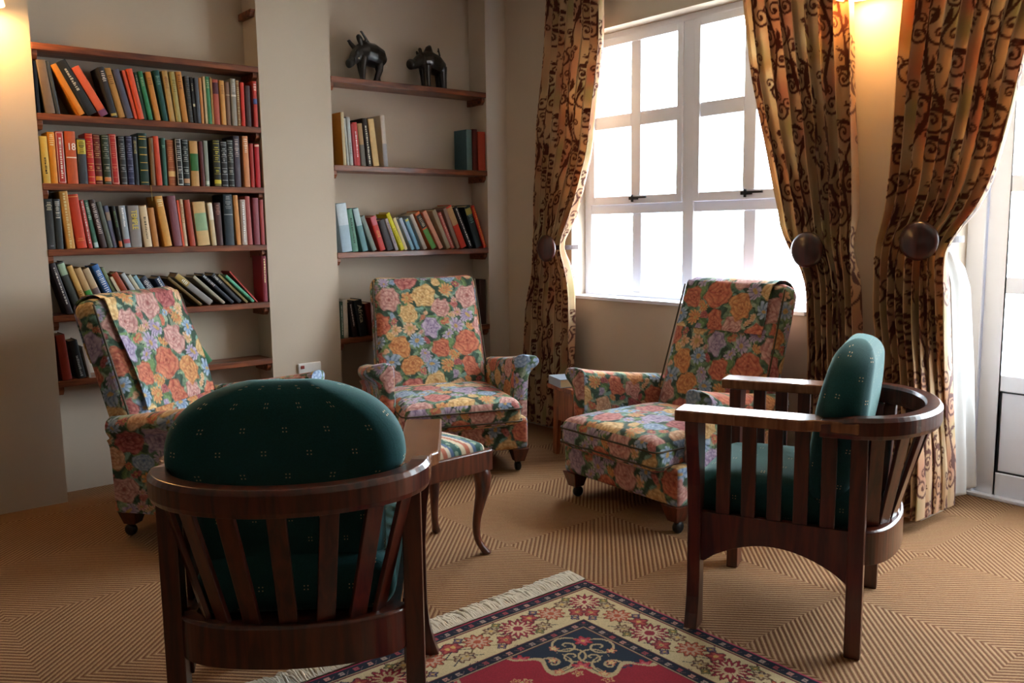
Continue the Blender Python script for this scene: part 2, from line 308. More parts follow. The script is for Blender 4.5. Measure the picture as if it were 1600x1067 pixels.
BOOKS={
 'L1':(1.785,[
  (0.8919, 0.0112, 0.225, 0.8, '1b2433', 'thin navy', ''),
  (0.9241, 0.0385, 0.232, 6.1, '6e5f52', 'taupe', ''),
  (0.967, 0.0175, 0.231, 7.2, '3a4148', 'dark slate', ''),
  (1.0628, 0.0262, 0.237, 26.3, 'c77f2e', 'orange-brown', ''),
  (1.0981, 0.045, 0.255, 27.5, '232528', 'black', 'T:b8b0a0:.45:.88'),
  (1.156, 0.0382, 0.237, 28.5, 'd8613f', 'coral', 'B:7a4a70:.0:.12'),
  (1.2008, 0.0269, 0.228, 11.6, '2e3038', 'charcoal', 'W:d8d4cc:.72:.93 B:c8b060:.03:.08'),
  (1.2348, 0.0308, 0.228, 13.1, 'c08a45', 'ochre', 'W:8a5a2a:.68:.86'),
  (1.2692, 0.0301, 0.226, 12.9, '4e4f63', 'slate-blue', ''),
  (1.3054, 0.0166, 0.225, 11.7, 'd9583a', 'thin coral', ''),
  (1.3244, 0.0244, 0.233, 10.2, 'dc5a3c', 'coral-red', ''),
  (1.3499, 0.0122, 0.221, 9.0, '2a4a38', 'thin dark-green', 'T:c8c0a0:.6:.95'),
  (1.3686, 0.0228, 0.226, 9.4, '2f7a55', 'bright green', 'W:a8b890:.7:.9'),
  (1.4014, 0.0277, 0.227, 8.7, 'c8843a', 'amber', 'W:8a5a2a:.74:.9'),
  (1.4375, 0.0263, 0.238, 7.5, '1f5350', 'dark teal', 'W:7fa090:.72:.92'),
  (1.4701, 0.0264, 0.239, 5.9, 'b89458', 'tan', 'W:8a4a2a:.66:.9'),
  (1.5011, 0.0245, 0.238, 5.1, 'a99a5c', 'olive-tan', 'W:6a5a2a:.6:.88'),
  (1.5328, 0.0284, 0.241, 5.3, 'cf8b3f', 'orange-tan', 'W:7a3a1a:.66:.95'),
  (1.5641, 0.0214, 0.224, 3.2, '3c4045', 'charcoal-grey', 'R:8a8478'),
  (1.5884, 0.0111, 0.22, 2.9, '1c1d20', 'thin black', 'W:d8d0b0:.7:.9 B:d0c8a8:.36:.42'),
  (1.6036, 0.0201, 0.22, 1.1, '5b6068', 'slate-grey', ''),
  (1.6243, 0.014, 0.22, 1.3, 'c98a4c', 'thin tan', ''),
  (1.6436, 0.0109, 0.229, 0.9, 'cbb48a', 'thin cream', ''),
  (1.6565, 0.0207, 0.23, 1.4, '3f8257', 'leaf-green', 'W:c8c8a0:.76:.95'),
  (1.6785, 0.0095, 0.229, 0.5, 'b58a50', 'narrow tan', ''),
  (1.6889, 0.0308, 0.221, 0.5, 'b5533f', 'brick-red', 'B:5a2a34:.68:.93'),
  (1.7266, 0.0241, 0.218, 0.9, 'cf9a55', 'honey-tan', 'W:9a6a3a:.7:.9'),
  (1.7561, 0.023, 0.215, 0.0, '8b6b58', 'greyish brown', 'B:d8c8a8:.69:.71'),
  (1.7814, 0.0261, 0.233, 0.0, '99958a', 'pale grey', 'B:e0dcd0:.62:.66 W:e0dcd0:.72:.92'),
  (1.8117, 0.0164, 0.228, 0.0, '9a7048', 'brown ribbed', 'R:e0c890'),
  (1.832, 0.0198, 0.219, 0.0, 'd13b2d', 'scarlet', ''),
  (1.8558, 0.0266, 0.205, 0.0, '4c3638', 'dark maroon', ''),
  (1.897, 0.0236, 0.231, 0.0, 'bf4038', 'red', 'W:e8d0c0:.8:.97 B:4a5a90:.5:.62'),
 ]),
 'L2':(1.477,[
  (0.8916, 0.0301, 0.207, 0.9, 'd9b24f', 'pale yellow', 'T:2a2418:.2:.55'),
  (0.9226, 0.0301, 0.228, 0.1, 'd98a1f', 'bright orange', 'W:f0dcb0:.74:.97'),
  (0.955, 0.0325, 0.232, 0.0, 'b5352e', 'red white-framed', 'F:e8d8d0 T:e8d8d0:.1:.9'),
  (0.9923, 0.0445, 0.235, 0.0, 'c2592f', 'orange', 'X18 B:ecdccc:.49:.51'),
  (1.0408, 0.0371, 0.205, 0.0, '3a3f46', 'dark grey', 'B:c8b840:.66:.97 W:2a2a20:.68:.95'),
  (1.0791, 0.0322, 0.231, 0.0, 'b8221b', 'scarlet', 'R:e0b060'),
  (1.1123, 0.0325, 0.228, 0.0, '6b1f1c', 'maroon', 'R:c8a878 B:d8903a:.08:.16'),
  (1.1498, 0.031, 0.227, 0.5, '263428', 'black-green', 'R:b8b4a0 B:c87848:.06:.14'),
  (1.1854, 0.0333, 0.233, 1.0, 'b32420', 'crimson', 'F:e8c8b0 R:d88060'),
  (1.2255, 0.028, 0.226, 0.8, '2a2c30', 'black', 'R:a8a8a8'),
  (1.2573, 0.0283, 0.228, 0.2, '262a4a', 'navy', 'R:8a90b0'),
  (1.2879, 0.0203, 0.226, 0.0, '22282f', 'dark navy', 'W:b8a868:.66:.95'),
  (1.313, 0.0424, 0.245, 0.0, '17352c', 'tall dark-green', 'G:c8a850'),
  (1.3636, 0.0175, 0.225, 0.1, '7d6244', 'brown', ''),
  (1.3877, 0.0265, 0.234, 1.7, 'c4482c', 'orange-red', ''),
  (1.4195, 0.0223, 0.228, 0.0, '27594a', 'bottle-green', 'W:7aa890:.8:.86'),
  (1.4486, 0.036, 0.22, 0.6, 'a05a38', 'copper', 'R:d09060 B:e8c080:.2:.32'),
  (1.4873, 0.0288, 0.228, 1.0, '262626', 'black gilt-lined', 'F:d8d8d0 R:c8c8c0'),
  (1.5201, 0.0306, 0.226, 0.0, '232a28', 'black banded', 'R:d0d0c8 B:c89870:.06:.16'),
  (1.5565, 0.0403, 0.221, 0.0, 'c09358', 'tan', 'B:2f6b35:.34:.72'),
  (1.606, 0.0188, 0.221, 0.7, '5a2a2c', 'thin maroon', ''),
  (1.627, 0.0224, 0.226, 0.0, '8f9688', 'grey-green', 'B:c8d0c0:.04:.12'),
  (1.6733, 0.0362, 0.232, 0.0, '25291f', 'black', 'R:d8c840 B:c8b838:.06:.14'),
  (1.7126, 0.0327, 0.226, 0.0, '222426', 'black slim-lined', 'R:c8c8c8'),
  (1.7473, 0.032, 0.236, 0.0, '262a28', 'charcoal', 'R:b8bcb4'),
  (1.781, 0.033, 0.257, 0.0, '4b4450', 'purple-grey', 'W:c8b8b0:.6:.97'),
  (1.8321, 0.0301, 0.259, 0.6, 'd08a5c', 'apricot', 'W:f0d8c0:.68:.95'),
  (1.8656, 0.0212, 0.223, 0.2, 'a02a22', 'dark red', ''),
  (1.8924, 0.0258, 0.222, 0.0, 'b3202c', 'crimson', 'B:e0c8b0:.94:.98'),
 ]),
 'L3':(1.18,[
  (0.889, 0.0358, 0.227, 0.1, '3a3d3e', 'charcoal', 'W:c8c0a0:.78:.95 W:9a9aa0:.06:.1'),
  (0.9253, 0.0284, 0.227, 0.1, '33383a', 'slate-black', 'W:d0ccc0:.62:.97'),
  (0.9665, 0.0355, 0.262, 3.4, 'c48a3c', 'tall ochre', 'T:e0c890:.02:.98'),
  (1.0114, 0.044, 0.248, 5.6, 'c93f1e', 'red-orange', 'W:e89050:.14:.2 B:e8a060:.95:.965'),
  (1.0604, 0.0191, 0.224, 6.8, 'b9403a', 'thin pink-red', 'T:e8d0c8:.1:.95'),
  (1.0854, 0.0208, 0.224, 8.3, '4a7a68', 'sea-green', 'W:c8d8c8:.6:.95 B:b8d0d0:.02:.12'),
  (1.114, 0.0269, 0.227, 10.2, '3c2a2a', 'dark brown', 'W:e0d0c8:.3:.95'),
  (1.1452, 0.0234, 0.217, 10.7, '545a50', 'grey-green', ''),
  (1.1697, 0.0204, 0.199, 8.9, '6b6f8a', 'slate-violet', 'B:a89888:.65:.85'),
  (1.1939, 0.0167, 0.197, 7.0, '23231f', 'small black', 'W:5a7a50:.5:.9 B:c86a3a:.02:.16'),
  (1.217, 0.0299, 0.198, 4.5, '9aa2ac', 'silver-blue', 'T:f0f0f0:.5:.95 B:c05a60:.1:.2'),
  (1.2492, 0.0505, 0.199, 1.7, '8f8886', 'grey dust-jacketed', 'XTEMPLE'),
  (1.3129, 0.0363, 0.2, 4.9, 'b98f62', 'tan', 'B:e0c8a0:.0:.98 T:6a5a4a:.2:.7'),
  (1.3529, 0.0285, 0.189, 4.7, 'b7793c', 'caramel', ''),
  (1.4066, 0.0362, 0.246, 8.0, 'd39a4c', 'tall amber', 'W:f0d8a0:.8:.95'),
  (1.4517, 0.0394, 0.247, 5.0, '7d4b55', 'mauve', ''),
  (1.4925, 0.0092, 0.227, 4.4, 'd9583a', 'thin coral', ''),
  (1.5035, 0.0169, 0.232, 3.1, 'cdb592', 'cream', 'W:a87a4a:.5:.9'),
  (1.5305, 0.0278, 0.229, 4.7, 'a8452f', 'brick-red', ''),
  (1.569, 0.062, 0.219, 4.5, 'd0ae78', 'thick buff', 'B:8fae86:.34:.74'),
  (1.6406, 0.024, 0.216, 3.9, 'c8b68e', 'torn cream', 'B:e8e0cc:.6:.98'),
  (1.6693, 0.0333, 0.216, 1.7, '4b2a28', 'dark maroon', 'W:a87868:.72:.95'),
  (1.7104, 0.0475, 0.258, 0.4, '2f3a42', 'large blue-black', 'W:8a9090:.72:.97 B:c0c4c0:.6:.612'),
  (1.7713, 0.0266, 0.254, 1.8, 'cb8a4a', 'orange-tan', ''),
  (1.7987, 0.0288, 0.233, 0.4, 'b8a59a', 'grey-white', 'T:ffffff:.06:.95'),
  (1.8332, 0.0264, 0.25, 1.4, 'a8544e', 'rose', ''),
  (1.8667, 0.0321, 0.242, 0.0, '8a4650', 'plum', ''),
  (1.903, 0.022, 0.234, 0.1, 'a84a4c', 'rose-red', ''),
 ]),
 'L4':(0.877,[
  (0.9488, 0.0256, 0.244, 14.3, '2a2024', 'black', 'T:c8c0b8:.2:.9'),
  (0.987, 0.0334, 0.249, 16.2, '3b3f3a', 'dark olive', 'B:a8c0a0:.75:.97'),
  (1.0285, 0.0256, 0.233, 17.7, 'c49a52', 'mustard', 'W:8a5a2a:.1:.5'),
  (1.0592, 0.0308, 0.22, 18.7, 'b99562', 'tan', 'B:3c8a3c:.0:.5'),
  (1.0987, 0.0312, 0.218, 20.2, 'b9a07c', 'beige', 'B:6a5a58:.0:.55'),
  (1.1502, 0.0314, 0.236, 21.3, '3a6aa8', 'tall blue', 'W:e8f0f8:.15:.9'),
  (1.1908, 0.0157, 0.225, 22.8, '7f8f6a', 'thin sage', ''),
  (1.2143, 0.013, 0.179, 24.1, 'd0c0a0', 'thin cream', ''),
  (1.2349, 0.0285, 0.198, 25.8, '9a3f1e', 'rust', ''),
  (1.2796, 0.0233, 0.198, 27.6, 'a9b0b5', 'silver-white', ''),
  (1.3082, 0.0191, 0.189, 28.1, 'c0bca8', 'off-white', ''),
  (1.334, 0.0214, 0.184, 29.2, '7fa8b8', 'pale blue', ''),
  (1.3646, 0.0334, 0.175, 30.9, '343c4c', 'dark slate', 'W:e0e4e8:.5:.9'),
  (1.4203, 0.0299, 0.164, 26.8, '3c4a66', 'navy', 'T:e8ecf0:.3:.95'),
  (1.5639, 0.0151, 0.213, 47.2, '6b5327', 'olive-brown', ''),
  (1.6117, 0.0308, 0.225, 48.3, '8d8a88', 'grey', 'B:b0924e:.66:.99 W:f4f0e8:.7:.85'),
  (1.683, 0.0167, 0.208, 45.8, 'a09a86', 'stone', ''),
  (1.725, 0.0179, 0.213, 44.9, '2c313c', 'blue-black', 'W:e0e4e8:.62:.97'),
  (1.7671, 0.0222, 0.203, 42.8, '464a50', 'charcoal', 'W:d8d8d0:.7:.97'),
  (1.8063, 0.011, 0.209, 43.8, '8a7a4a', 'thin khaki', ''),
  (1.8413, 0.0146, 0.2, 44.8, '5fae8c', 'mint-green', 'B:3f8a70:.08:.2'),
  (1.8642, 0.0065, 0.218, 40.4, 'c9504a', 'thin coral-red', ''),
  (1.898, 0.0268, 0.243, 0.0, '8a3340', 'tall burgundy', 'T:e0c890:.42:.96'),
 ]),
 'L5':(0.574,[
  (0.9062, 0.0385, 0.214, 4.7, '8c2c18', 'rust-red', ''),
  (0.9709, 0.0373, 0.181, 9.0, '1c1c1c', 'black', 'T:9a9a98:.05:.6'),
  (1.0202, 0.0089, 0.148, 8.7, 'b8aaa0', 'thin white', ''),
  (1.5754, 0.0383, 0.19, 32.0, '3f7a52', 'green', ''),
 ]),
 'R1':(1.608,[
  (2.4044, 0.0194, 0.288, 1.5, 'c07a22', 'tall orange', 'B:cdbb94:.0:1.'),
  (2.4308, 0.0113, 0.257, 3.0, 'b9bcb5', 'thin white', ''),
  (2.4444, 0.0219, 0.264, 2.8, 'aeb4b3', 'white', 'W:7a8a8a:.2:.5'),
  (2.4715, 0.0142, 0.228, 3.4, 'a83a40', 'thin crimson', ''),
  (2.489, 0.0301, 0.239, 3.9, 'c03a38', 'red', 'T:f0e0e0:.2:.82'),
  (2.5217, 0.0319, 0.235, 4.6, 'a8855a', 'tan', 'B:6a6458:.0:.5'),
  (2.5588, 0.0321, 0.265, 5.7, '2a201c', 'black', 'T:d8d0b8:.05:.85'),
  (2.5963, 0.0393, 0.264, 6.2, 'c8a46a', 'cream fore-edge', 'B:d8b880:.01:.99'),
  (2.6638, 0.029, 0.288, 3.1, 'cfc4b8', 'white', 'B:a8a8b0:.0:.45'),
  (3.2607, 0.0407, 0.246, 0.0, '3a5a66', 'blue', 'B:5a7a80:.0:1.'),
  (3.3102, 0.0339, 0.251, 0.0, '5a1a18', 'dark red', ''),
  (3.3486, 0.0564, 0.238, 0.0, 'a83a22', 'red-orange', ''),
 ]),
 'R2':(1.125,[
  (2.3777, 0.0645, 0.271, 6.4, '9fb6c4', 'thick pale-blue', 'B:c8d4dc:.55:.99'),
  (2.4487, 0.0381, 0.242, 7.9, '5f8f7a', 'green', 'T:2a4a3a:.2:.8'),
  (2.5105, 0.0372, 0.248, 13.3, '5f8a90', 'teal', 'B:b0c8cc:.6:.99'),
  (2.5776, 0.0299, 0.21, 20.9, '7d8a82', 'grey-green', ''),
  (2.6244, 0.0357, 0.204, 17.7, 'c03a34', 'red', 'B:c86a78:.75:.99 W:d8a050:.4:.6'),
  (2.6717, 0.044, 0.182, 18.6, '2a2228', 'black', ''),
  (2.7262, 0.0217, 0.195, 20.7, 'b0a8ac', 'silver-lilac', 'T:6a5a78:.2:.9'),
  (2.7636, 0.0271, 0.234, 24.4, 'd8d020', 'bright yellow', 'W:a8980a:.2:.6'),
  (2.7969, 0.022, 0.203, 23.1, 'd8c8a0', 'cream', ''),
  (2.8396, 0.024, 0.202, 24.2, 'a8b8cc', 'lilac-blue', 'B:7aa8b8:.0:.3'),
  (2.8758, 0.0243, 0.197, 23.7, '7aa8c4', 'sky-blue', 'B:d8d070:.93:.99'),
  (2.9307, 0.0263, 0.227, 25.5, 'b8ada0', 'off-white', ''),
  (2.9864, 0.0375, 0.244, 28.7, 'd8703a', 'orange', 'B:5a9a4a:.0:.54 B:3a3a34:.58:.94 W:c8c0a0:.62:.9'),
  (3.0452, 0.0305, 0.253, 28.1, 'd89a80', 'salmon', ''),
  (3.0952, 0.0297, 0.255, 24.7, 'a89a80', 'stone-grey', ''),
  (3.1337, 0.0258, 0.238, 24.0, 'd06a64', 'pink-red', 'T:f0d0c0:.05:.95'),
  (3.1696, 0.0247, 0.262, 21.9, '9a8478', 'rose-grey', ''),
  (3.2053, 0.0437, 0.275, 23.5, 'd8402a', 'vermilion', 'B:c8a070:.55:.97'),
  (3.2712, 0.0309, 0.278, 24.7, '22252a', 'black', 'T:e8e8e8:.05:.95'),
  (3.3214, 0.0465, 0.27, 19.1, '1c2a34', 'dark teal', 'B:b0a050:.8:.95 W:7aa0a0:.6:.8'),
  (3.3808, 0.0258, 0.277, 20.1, 'c8301c', 'red', 'T:e0a850:.05:.95'),
 ]),
 'R3':(0.64,[
  (2.346, 0.0216, 0.208, 0.0, '3a5a4a', 'green striped', 'T:c8d0c8:.1:.9'),
  (2.3672, 0.0317, 0.219, 0.0, 'cfc8bc', 'white', ''),
  (2.4286, 0.0319, 0.204, 8.0, '1c181c', 'black', 'T:c8b8b8:.3:.95'),
  (2.4744, 0.0484, 0.211, 9.0, '16222a', 'blue-black', 'XAfrica'),
  (2.5461, 0.0408, 0.189, 10.6, '6a1f18', 'dark red', ''),
  (3.3461, 0.0502, 0.286, 0.0, '3a2624', 'large dark-brown', ''),
 ]),
}

# ------------------------------------------------------------------ the room
YW, YA, XW = 4.40, 4.57, 3.57           # pier plane, alcove plane, window wall plane
A_L, A_R = (0.883, 1.930), (2.340, 3.410)   # the two alcoves
CEIL = 2.70
struct(MB().box(-5.2, 4.30, -6.2, 4.8, -.1, 0).build('floor', M_CARPET))
struct(MB().box(-5.2, 4.30, -6.2, 4.8, CEIL, CEIL + .1).build('ceiling', M_CEIL))
w = MB(); w.box(-5.2, XW, YA, 4.8, 0, CEIL)
for a, b in ((-5.2, A_L[0]), (A_L[1], A_R[0]), (A_R[1], XW)): w.box(a, b, YW, YA, 0, CEIL)
struct(w.build('wall_back', M_WALL))
WY0, WY1, WZ0, WZ1 = 2.23, 3.80, .85, 2.335
w = MB()
w.box(XW, 3.76, WY1, 4.8, 0, CEIL); w.box(XW, 3.76, WY0, WY1, 0, WZ0 - .02); w.box(XW, 3.76, WY0, WY1, WZ1, CEIL)
w.box(XW, 3.78, 1.66, WY0, 0, CEIL); w.box(3.78, 4.30, 1.762, 2.05, 0, CEIL)
w.box(XW, 4.30, -.10, 1.66, 2.32, CEIL); w.box(3.78, 4.30, 1.66, 1.762, 2.32, CEIL); w.box(XW, 4.30, -6.2, -.10, 0, CEIL)
struct(w.build('wall_right', M_WALL))
struct(MB().box(-5.2, -5.0, -6.2, 4.40, 0, CEIL).build('wall_left', M_WALL))
struct(MB().box(-5.0, XW, -6.2, -6.0, 0, CEIL).build('wall_front', M_WALL))
struct(MB().box(4.30, 16, -12, 16, -.35, -.2).build('ground', M_GROUND))

# window: outer frame, two casements over four fixed lights
win = bpy.data.objects.new('window_1', None); COL.objects.link(win); struct(win)
PX = 3.70
f = MB()
f.box(PX - .02, PX + .05, 3.745, WY1, WZ0, WZ1); f.box(PX - .02, PX + .05, WY0, 2.285, WZ0, WZ1)
f.box(PX - .02, PX + .05, 2.285, 3.745, WZ0, .878); f.box(PX - .02, PX + .05, 2.285, 3.745, 2.30, WZ1)
f.box(PX - .020, PX + .049, 3.052, 3.745, 1.322, 1.375); f.box(PX - .020, PX + .049, 2.285, 2.978, 1.322, 1.375); f.box(PX - .025, PX + .05, 2.978, 3.052, .878, 2.30)
f.box(PX - .01, PX + .04, 3.357, 3.425, .878, 1.322); f.box(PX - .01, PX + .04, 2.602, 2.672, .878, 1.322)
f.build('outer_frame', M_FRAME, win, .004)
MB().box(XW - .012, PX - .02, WY0, WY1, WZ0 - .02, WZ0).build('sill', M_FRAME, win, .004)
for a, b in ((3.425, 3.745), (3.052, 3.357), (2.672, 2.978), (2.285, 2.602)):
    MB().box(PX + .012, PX + .018, a, b, .878, 1.322).build('pane', M_GLASS, win)
for (y0, y1, c0, c1) in ((3.052, 3.745, 3.352, 3.424), (2.285, 2.978, 2.600, 2.672)):
    c = MB(); X0, X1 = PX - .035, PX + .03
    c.box(X0, X1, y0, y0 + .036, 1.375, 2.30); c.box(X0, X1, y1 - .040, y1, 1.375, 2.30)
    c.box(X0, X1, y0 + .036, y1 - .040, 1.375, 1.422); c.box(X0, X1, y0 + .036, y1 - .040, 2.258, 2.30)
    c.box(X0 + .008, X1, c0, c1, 1.422, 2.258)
    c.box(X0 + .008, X1, y0 + .036, c0, 1.804, 1.878); c.box(X0 + .008, X1, c1, y1 - .04, 1.804, 1.878)
    co = c.build('casement', M_FRAME, win, .004)
    for a, b in ((y0 + .036, c0), (c1, y1 - .04)):
        for z0, z1 in ((1.422, 1.804), (1.878, 2.258)):
            MB().box(PX + .004, PX + .010, a, b, z0, z1).build('pane', M_GLASS, co)
    ym = (c0 + c1) / 2; l = MB()
    l.box(X0 - .014, X0, ym - .03, ym + .03, 1.398, 1.414); l.box(X0 - .022, X0 - .012, ym - .10, ym + .02, 1.404, 1.414)
    l.tube([(X0 - .018, ym, 1.385), (X0 - .018, ym, 1.425)], .007); l.build('latch', M_LATCH, co)

# glazed double door, set deep in its recess
door = bpy.data.objects.new('door_1', None); COL.objects.link(door); struct(door)
DX = 4.12; d = MB()
d.box(DX - .02, DX + .08, 1.684, 1.762, 0, 2.32); d.box(DX - .02, DX + .08, -.10, -.025, 0, 2.32); d.box(DX - .02, DX + .08, -.025, 1.684, 2.25, 2.32)
d.build('door_frame', M_FRAME, door, .004)
MB().box(DX - .035, DX + .12, -.10, 1.762, 0, .016).build('threshold', M_FRAME, door, .003)
for y0, y1 in ((.832, 1.682), (-.023, .828)):
    l = MB(); X0, X1 = DX, DX + .045
    l.box(X0, X1, y1 - .088, y1, .018, 2.245); l.box(X0, X1, y0, y0 + .088, .018, 2.245); ym = (y0 + y1) / 2
    for a, b in ((.018, .120), (.495, .568), (.932, 1.006), (1.376, 1.450), (1.820, 1.894), (2.19, 2.245)): l.box(X0, X1, y0 + .088, y1 - .088, a, b)
    l.box(X0 + .006, X1, ym - .03, ym + .03, .568, 2.19)
    leaf = l.build('door_leaf', M_FRAME, door, .004)
    p = MB(); p.box(X0 + .014, X1 - .008, y0 + .088, y1 - .088, .120, .495)
    p.build('panel', M_FRAME, leaf, .003)
    g = MB(); g.box(X0 + .009, X0 + .0145, y0 + .088, y0 + .096, .12, .495); g.box(X0 + .009, X0 + .0145, y1 - .096, y1 - .088, .12, .495)
    g.box(X0 + .009, X0 + .0145, y0 + .096, y1 - .096, .487, .495); g.box(X0 + .009, X0 + .0145, y0 + .096, y1 - .096, .12, .128)
    g.build('panel_moulding', M_LATCH, leaf)
    for a, b in ((y0 + .088, ym - .03), (ym + .03, y1 - .088)):
        for z0, z1 in ((.568, .932), (1.006, 1.376), (1.450, 1.820), (1.894, 2.19)):
            MB().box(X0 + .02, X0 + .026, a, b, z0, z1).build('pane', M_GLASS, leaf)
h = MB(); h.tube([(DX - .05, .93, 1.02), (DX - .05, .86, 1.02)], .008); h.tube([(DX, .87, 1.02), (DX - .05, .87, 1.02)], .007)
h.build('handle', M_LATCH, door)

# ------------------------------------------------------------------ shelves with their cleats
ORD = ['first', 'second', 'third', 'fourth', 'fifth', 'sixth', 'seventh', 'eighth', 'ninth', 'tenth', '11th', '12th', '13th', '14th', '15th', '16th', '17th', '18th', '19th',
       '20th', '21st', '22nd', '23rd', '24th', '25th', '26th', '27th', '28th', '29th', '30th', '31st', '32nd', '33rd', '34th']
def shelf(al, z, th, label, group):
    a, b = al; t = thing('wall_shelf', label, 'shelf', ((a + b) / 2, YW, z - th), 0, group); hw = (b - a) / 2
    MB().box(-hw + .001, hw - .001, -.004, .168, 0, th).build('board', M_SHELF, t, .003)
    for s in (-1, 1):
        x0, x1 = sorted((s * (hw - .001), s * (hw - .026)))
        MB().prism([(.012, -.020), (.030, -.040), (.168, -.040), (.168, 0), (.012, 0)], x0, x1, 'x').build('cleat', M_SHELF, t, .002)
LZ = (2.089, 1.785, 1.477, 1.180, .877, .574); RZ = (2.085, 1.608, 1.125, .640)
LN = ('bare top shelf of the left alcove, above all its books', 'second shelf from the top in the left alcove', 'third shelf from the top in the left alcove',
      'fourth shelf from the top in the left alcove', 'fifth shelf down in the left alcove, behind the armchair back', 'lowest shelf in the left alcove, low behind the armchair')
RN = ('top shelf in the right alcove carrying two carved animals', 'second shelf from the top in the right alcove, mostly empty', 'third shelf down in the right alcove, above the armchair', 'lowest shelf in the right alcove, behind the armchair')
for z, n in zip(LZ, LN): shelf(A_L, z, .030, 'red-brown wooden ' + n, 'shelves of the left alcove')
for z, n in zip(RZ, RN): shelf(A_R, z, .032, 'dark wooden ' + n, 'shelves of the right alcove')
t = MB().prism([(.0, .0), (.02, -.035), (.165, -.035), (.165, 0)], 1.904, 1.929, 'x').build('shelf_cleat', M_SHELF, None, .002)
t.location = (0, YW, 2.375); tag(t, 'lone wooden cleat high on the right side of the left alcove', 'cleat')

# ------------------------------------------------------------------ books
def text_mesh(s, size):
    c = bpy.data.curves.new('lettering', 'FONT'); c.body = s; c.size = size; c.align_x = 'CENTER'; c.align_y = 'CENTER'; c.offset = size * .012
    o = bpy.data.objects.new('lettering', c); COL.objects.link(o)
    dg = bpy.context.evaluated_depsgraph_get(); me = bpy.data.meshes.new_from_object(o.evaluated_get(dg)); bpy.data.objects.remove(o); bpy.data.curves.remove(c)
    return me
ROWNAME = {'L1': 'top book row, left alcove', 'L2': 'second book row, left alcove', 'L3': 'third book row, left alcove', 'L4': 'fourth book row, left alcove',
           'L5': 'lowest book row, left alcove', 'R1': 'upper book row, right alcove', 'R2': 'middle book row, right alcove', 'R3': 'lowest book row, right alcove'}
GROUP = {k: 'books on the ' + v for k, v in ROWNAME.items()}
def make_book(x, wd, h, lean, hexc, extra, y, dep, z, label, group):
    t = thing('book', label, 'book', (x, y, z + .0006), 0, group); t.rotation_euler = (0, -math.radians(lean), 0)
    bt = min(.0028, wd * .16); sp = min(.005, wd * .22)      # board thickness, spine bulge
    arc = [(wd / 2 - wd / 2 * math.cos(math.pi * i / 8), sp - sp * math.sin(math.pi * i / 8)) for i in range(9)]
    if wd < .014: arc = [(0, 0), (wd, 0)]
    outer = arc + [(wd, dep), (wd - bt, dep)]
    inner = [(wd - bt, sp + bt), (bt, sp + bt)]
    pts = outer + inner + [(bt, dep), (0, dep)]
    MB().prism(pts, 0, h, 'z').build('cover', cmat(hexc), t)
    MB().box(bt, wd - bt, sp + bt, dep - .004, .003, h - .004).build('pages', M_PAGES, t)
    def yof(px): 
        u = max(-1, min(1, (px - wd / 2) / (wd / 2))); return sp - sp * math.sqrt(max(0, 1 - u * u)) if wd >= .014 else 0
    def strip(mb, x0, x1, z0, z1, off=.0006):
        n = 6; V = []; F = []
        for i in range(n + 1):
            px = x0 + (x1 - x0) * i / n; yy = yof(px) - off; V += [(px, yy, z0), (px, yy, z1)]
        F = [(2 * i, 2 * i + 2, 2 * i + 3, 2 * i + 1) for i in range(n)]; mb.add(V, F)
    rnd = random.Random(int(x * 1e4) + int(z * 100)); lay = 0
    for e in extra.split():
        lay += 1; off = .0005 + .0004 * lay
        if e[0] == 'X':
            me = text_mesh(e[1:], wd * .86 if e == 'X18' else wd * .66)
            o = link('title', me, t, cmat('e8d060' if 'TEMPLE' in e else ('e8e4da' if e == 'X18' else 'b0a890')))
            if e == 'X18': o.location = (wd * .55, -.0012, h * .70); o.rotation_euler = (math.pi / 2, 0, 0); o.scale = (.95, 1.15, 1)
            else:
                o.location = (wd * .5, -.0012, h * (.66 if 'TEMPLE' in e else .62)); o.rotation_euler = (math.pi / 2, math.pi / 2, 0)
                Lm = max(v.co.x for v in me.vertices) - min(v.co.x for v in me.vertices); o.scale = (h * (.46 if 'TEMPLE' in e else .5) / Lm, 1.1, 1)
            continue
        p = e.split(':'); kind, cc = p[0], p[1]; mb = MB(); nm = 'title'
        if kind == 'B': strip(mb, wd * .02, wd * .98, h * float(p[2]), h * float(p[3]), off); nm = 'spine_label'
        elif kind == 'R':
            nm = 'spine_bands'
            for q in (.03, .14, .27, .40, .53, .66, .79, .92, .97): strip(mb, wd * .08, wd * .92, h * q, h * q + .0016, off)
            for q in (.31, .34, .57, .61, .70, .74, .83): strip(mb, wd * rnd.uniform(.2, .35), wd * rnd.uniform(.6, .82), h * q, h * q + rnd.uniform(.002, .0035), off)
        elif kind == 'G':
            nm = 'spine_bands'
            for q in (.05, .28, .43, .58, .72, .88, .93): strip(mb, wd * .1, wd * .9, h * q, h * q + rnd.uniform(.0025, .006), off)
        elif kind == 'F':
            nm = 'spine_frame'
            strip(mb, wd * .06, wd * .14, h * .02, h * .98, off); strip(mb, wd * .86, wd * .94, h * .02, h * .98, off); strip(mb, wd * .06, wd * .94, h * .02, h * .028, off); strip(mb, wd * .06, wd * .94, h * .972, h * .98, off)
        elif kind == 'W':
            q = float(p[2]); 
            while q < float(p[3]) - .02:
                hh = rnd.uniform(.010, .022); a = rnd.uniform(.16, .32); strip(mb, wd * a, wd * (1 - a), h * q, h * (q + hh), off); q += hh + rnd.uniform(.012, .028)
        elif kind == 'T':
            q = float(p[2])
            while q < float(p[3]) - .01:
                hh = rnd.uniform(.012, .05); strip(mb, wd * .38, wd * rnd.uniform(.56, .68), h * q, h * (q + hh), off); q += hh + rnd.uniform(.008, .02)
        so_ = mb.build(nm, cmat(cc), t)
        if kind in 'RGWT': so_['kind'] = 'stuff'
    return t
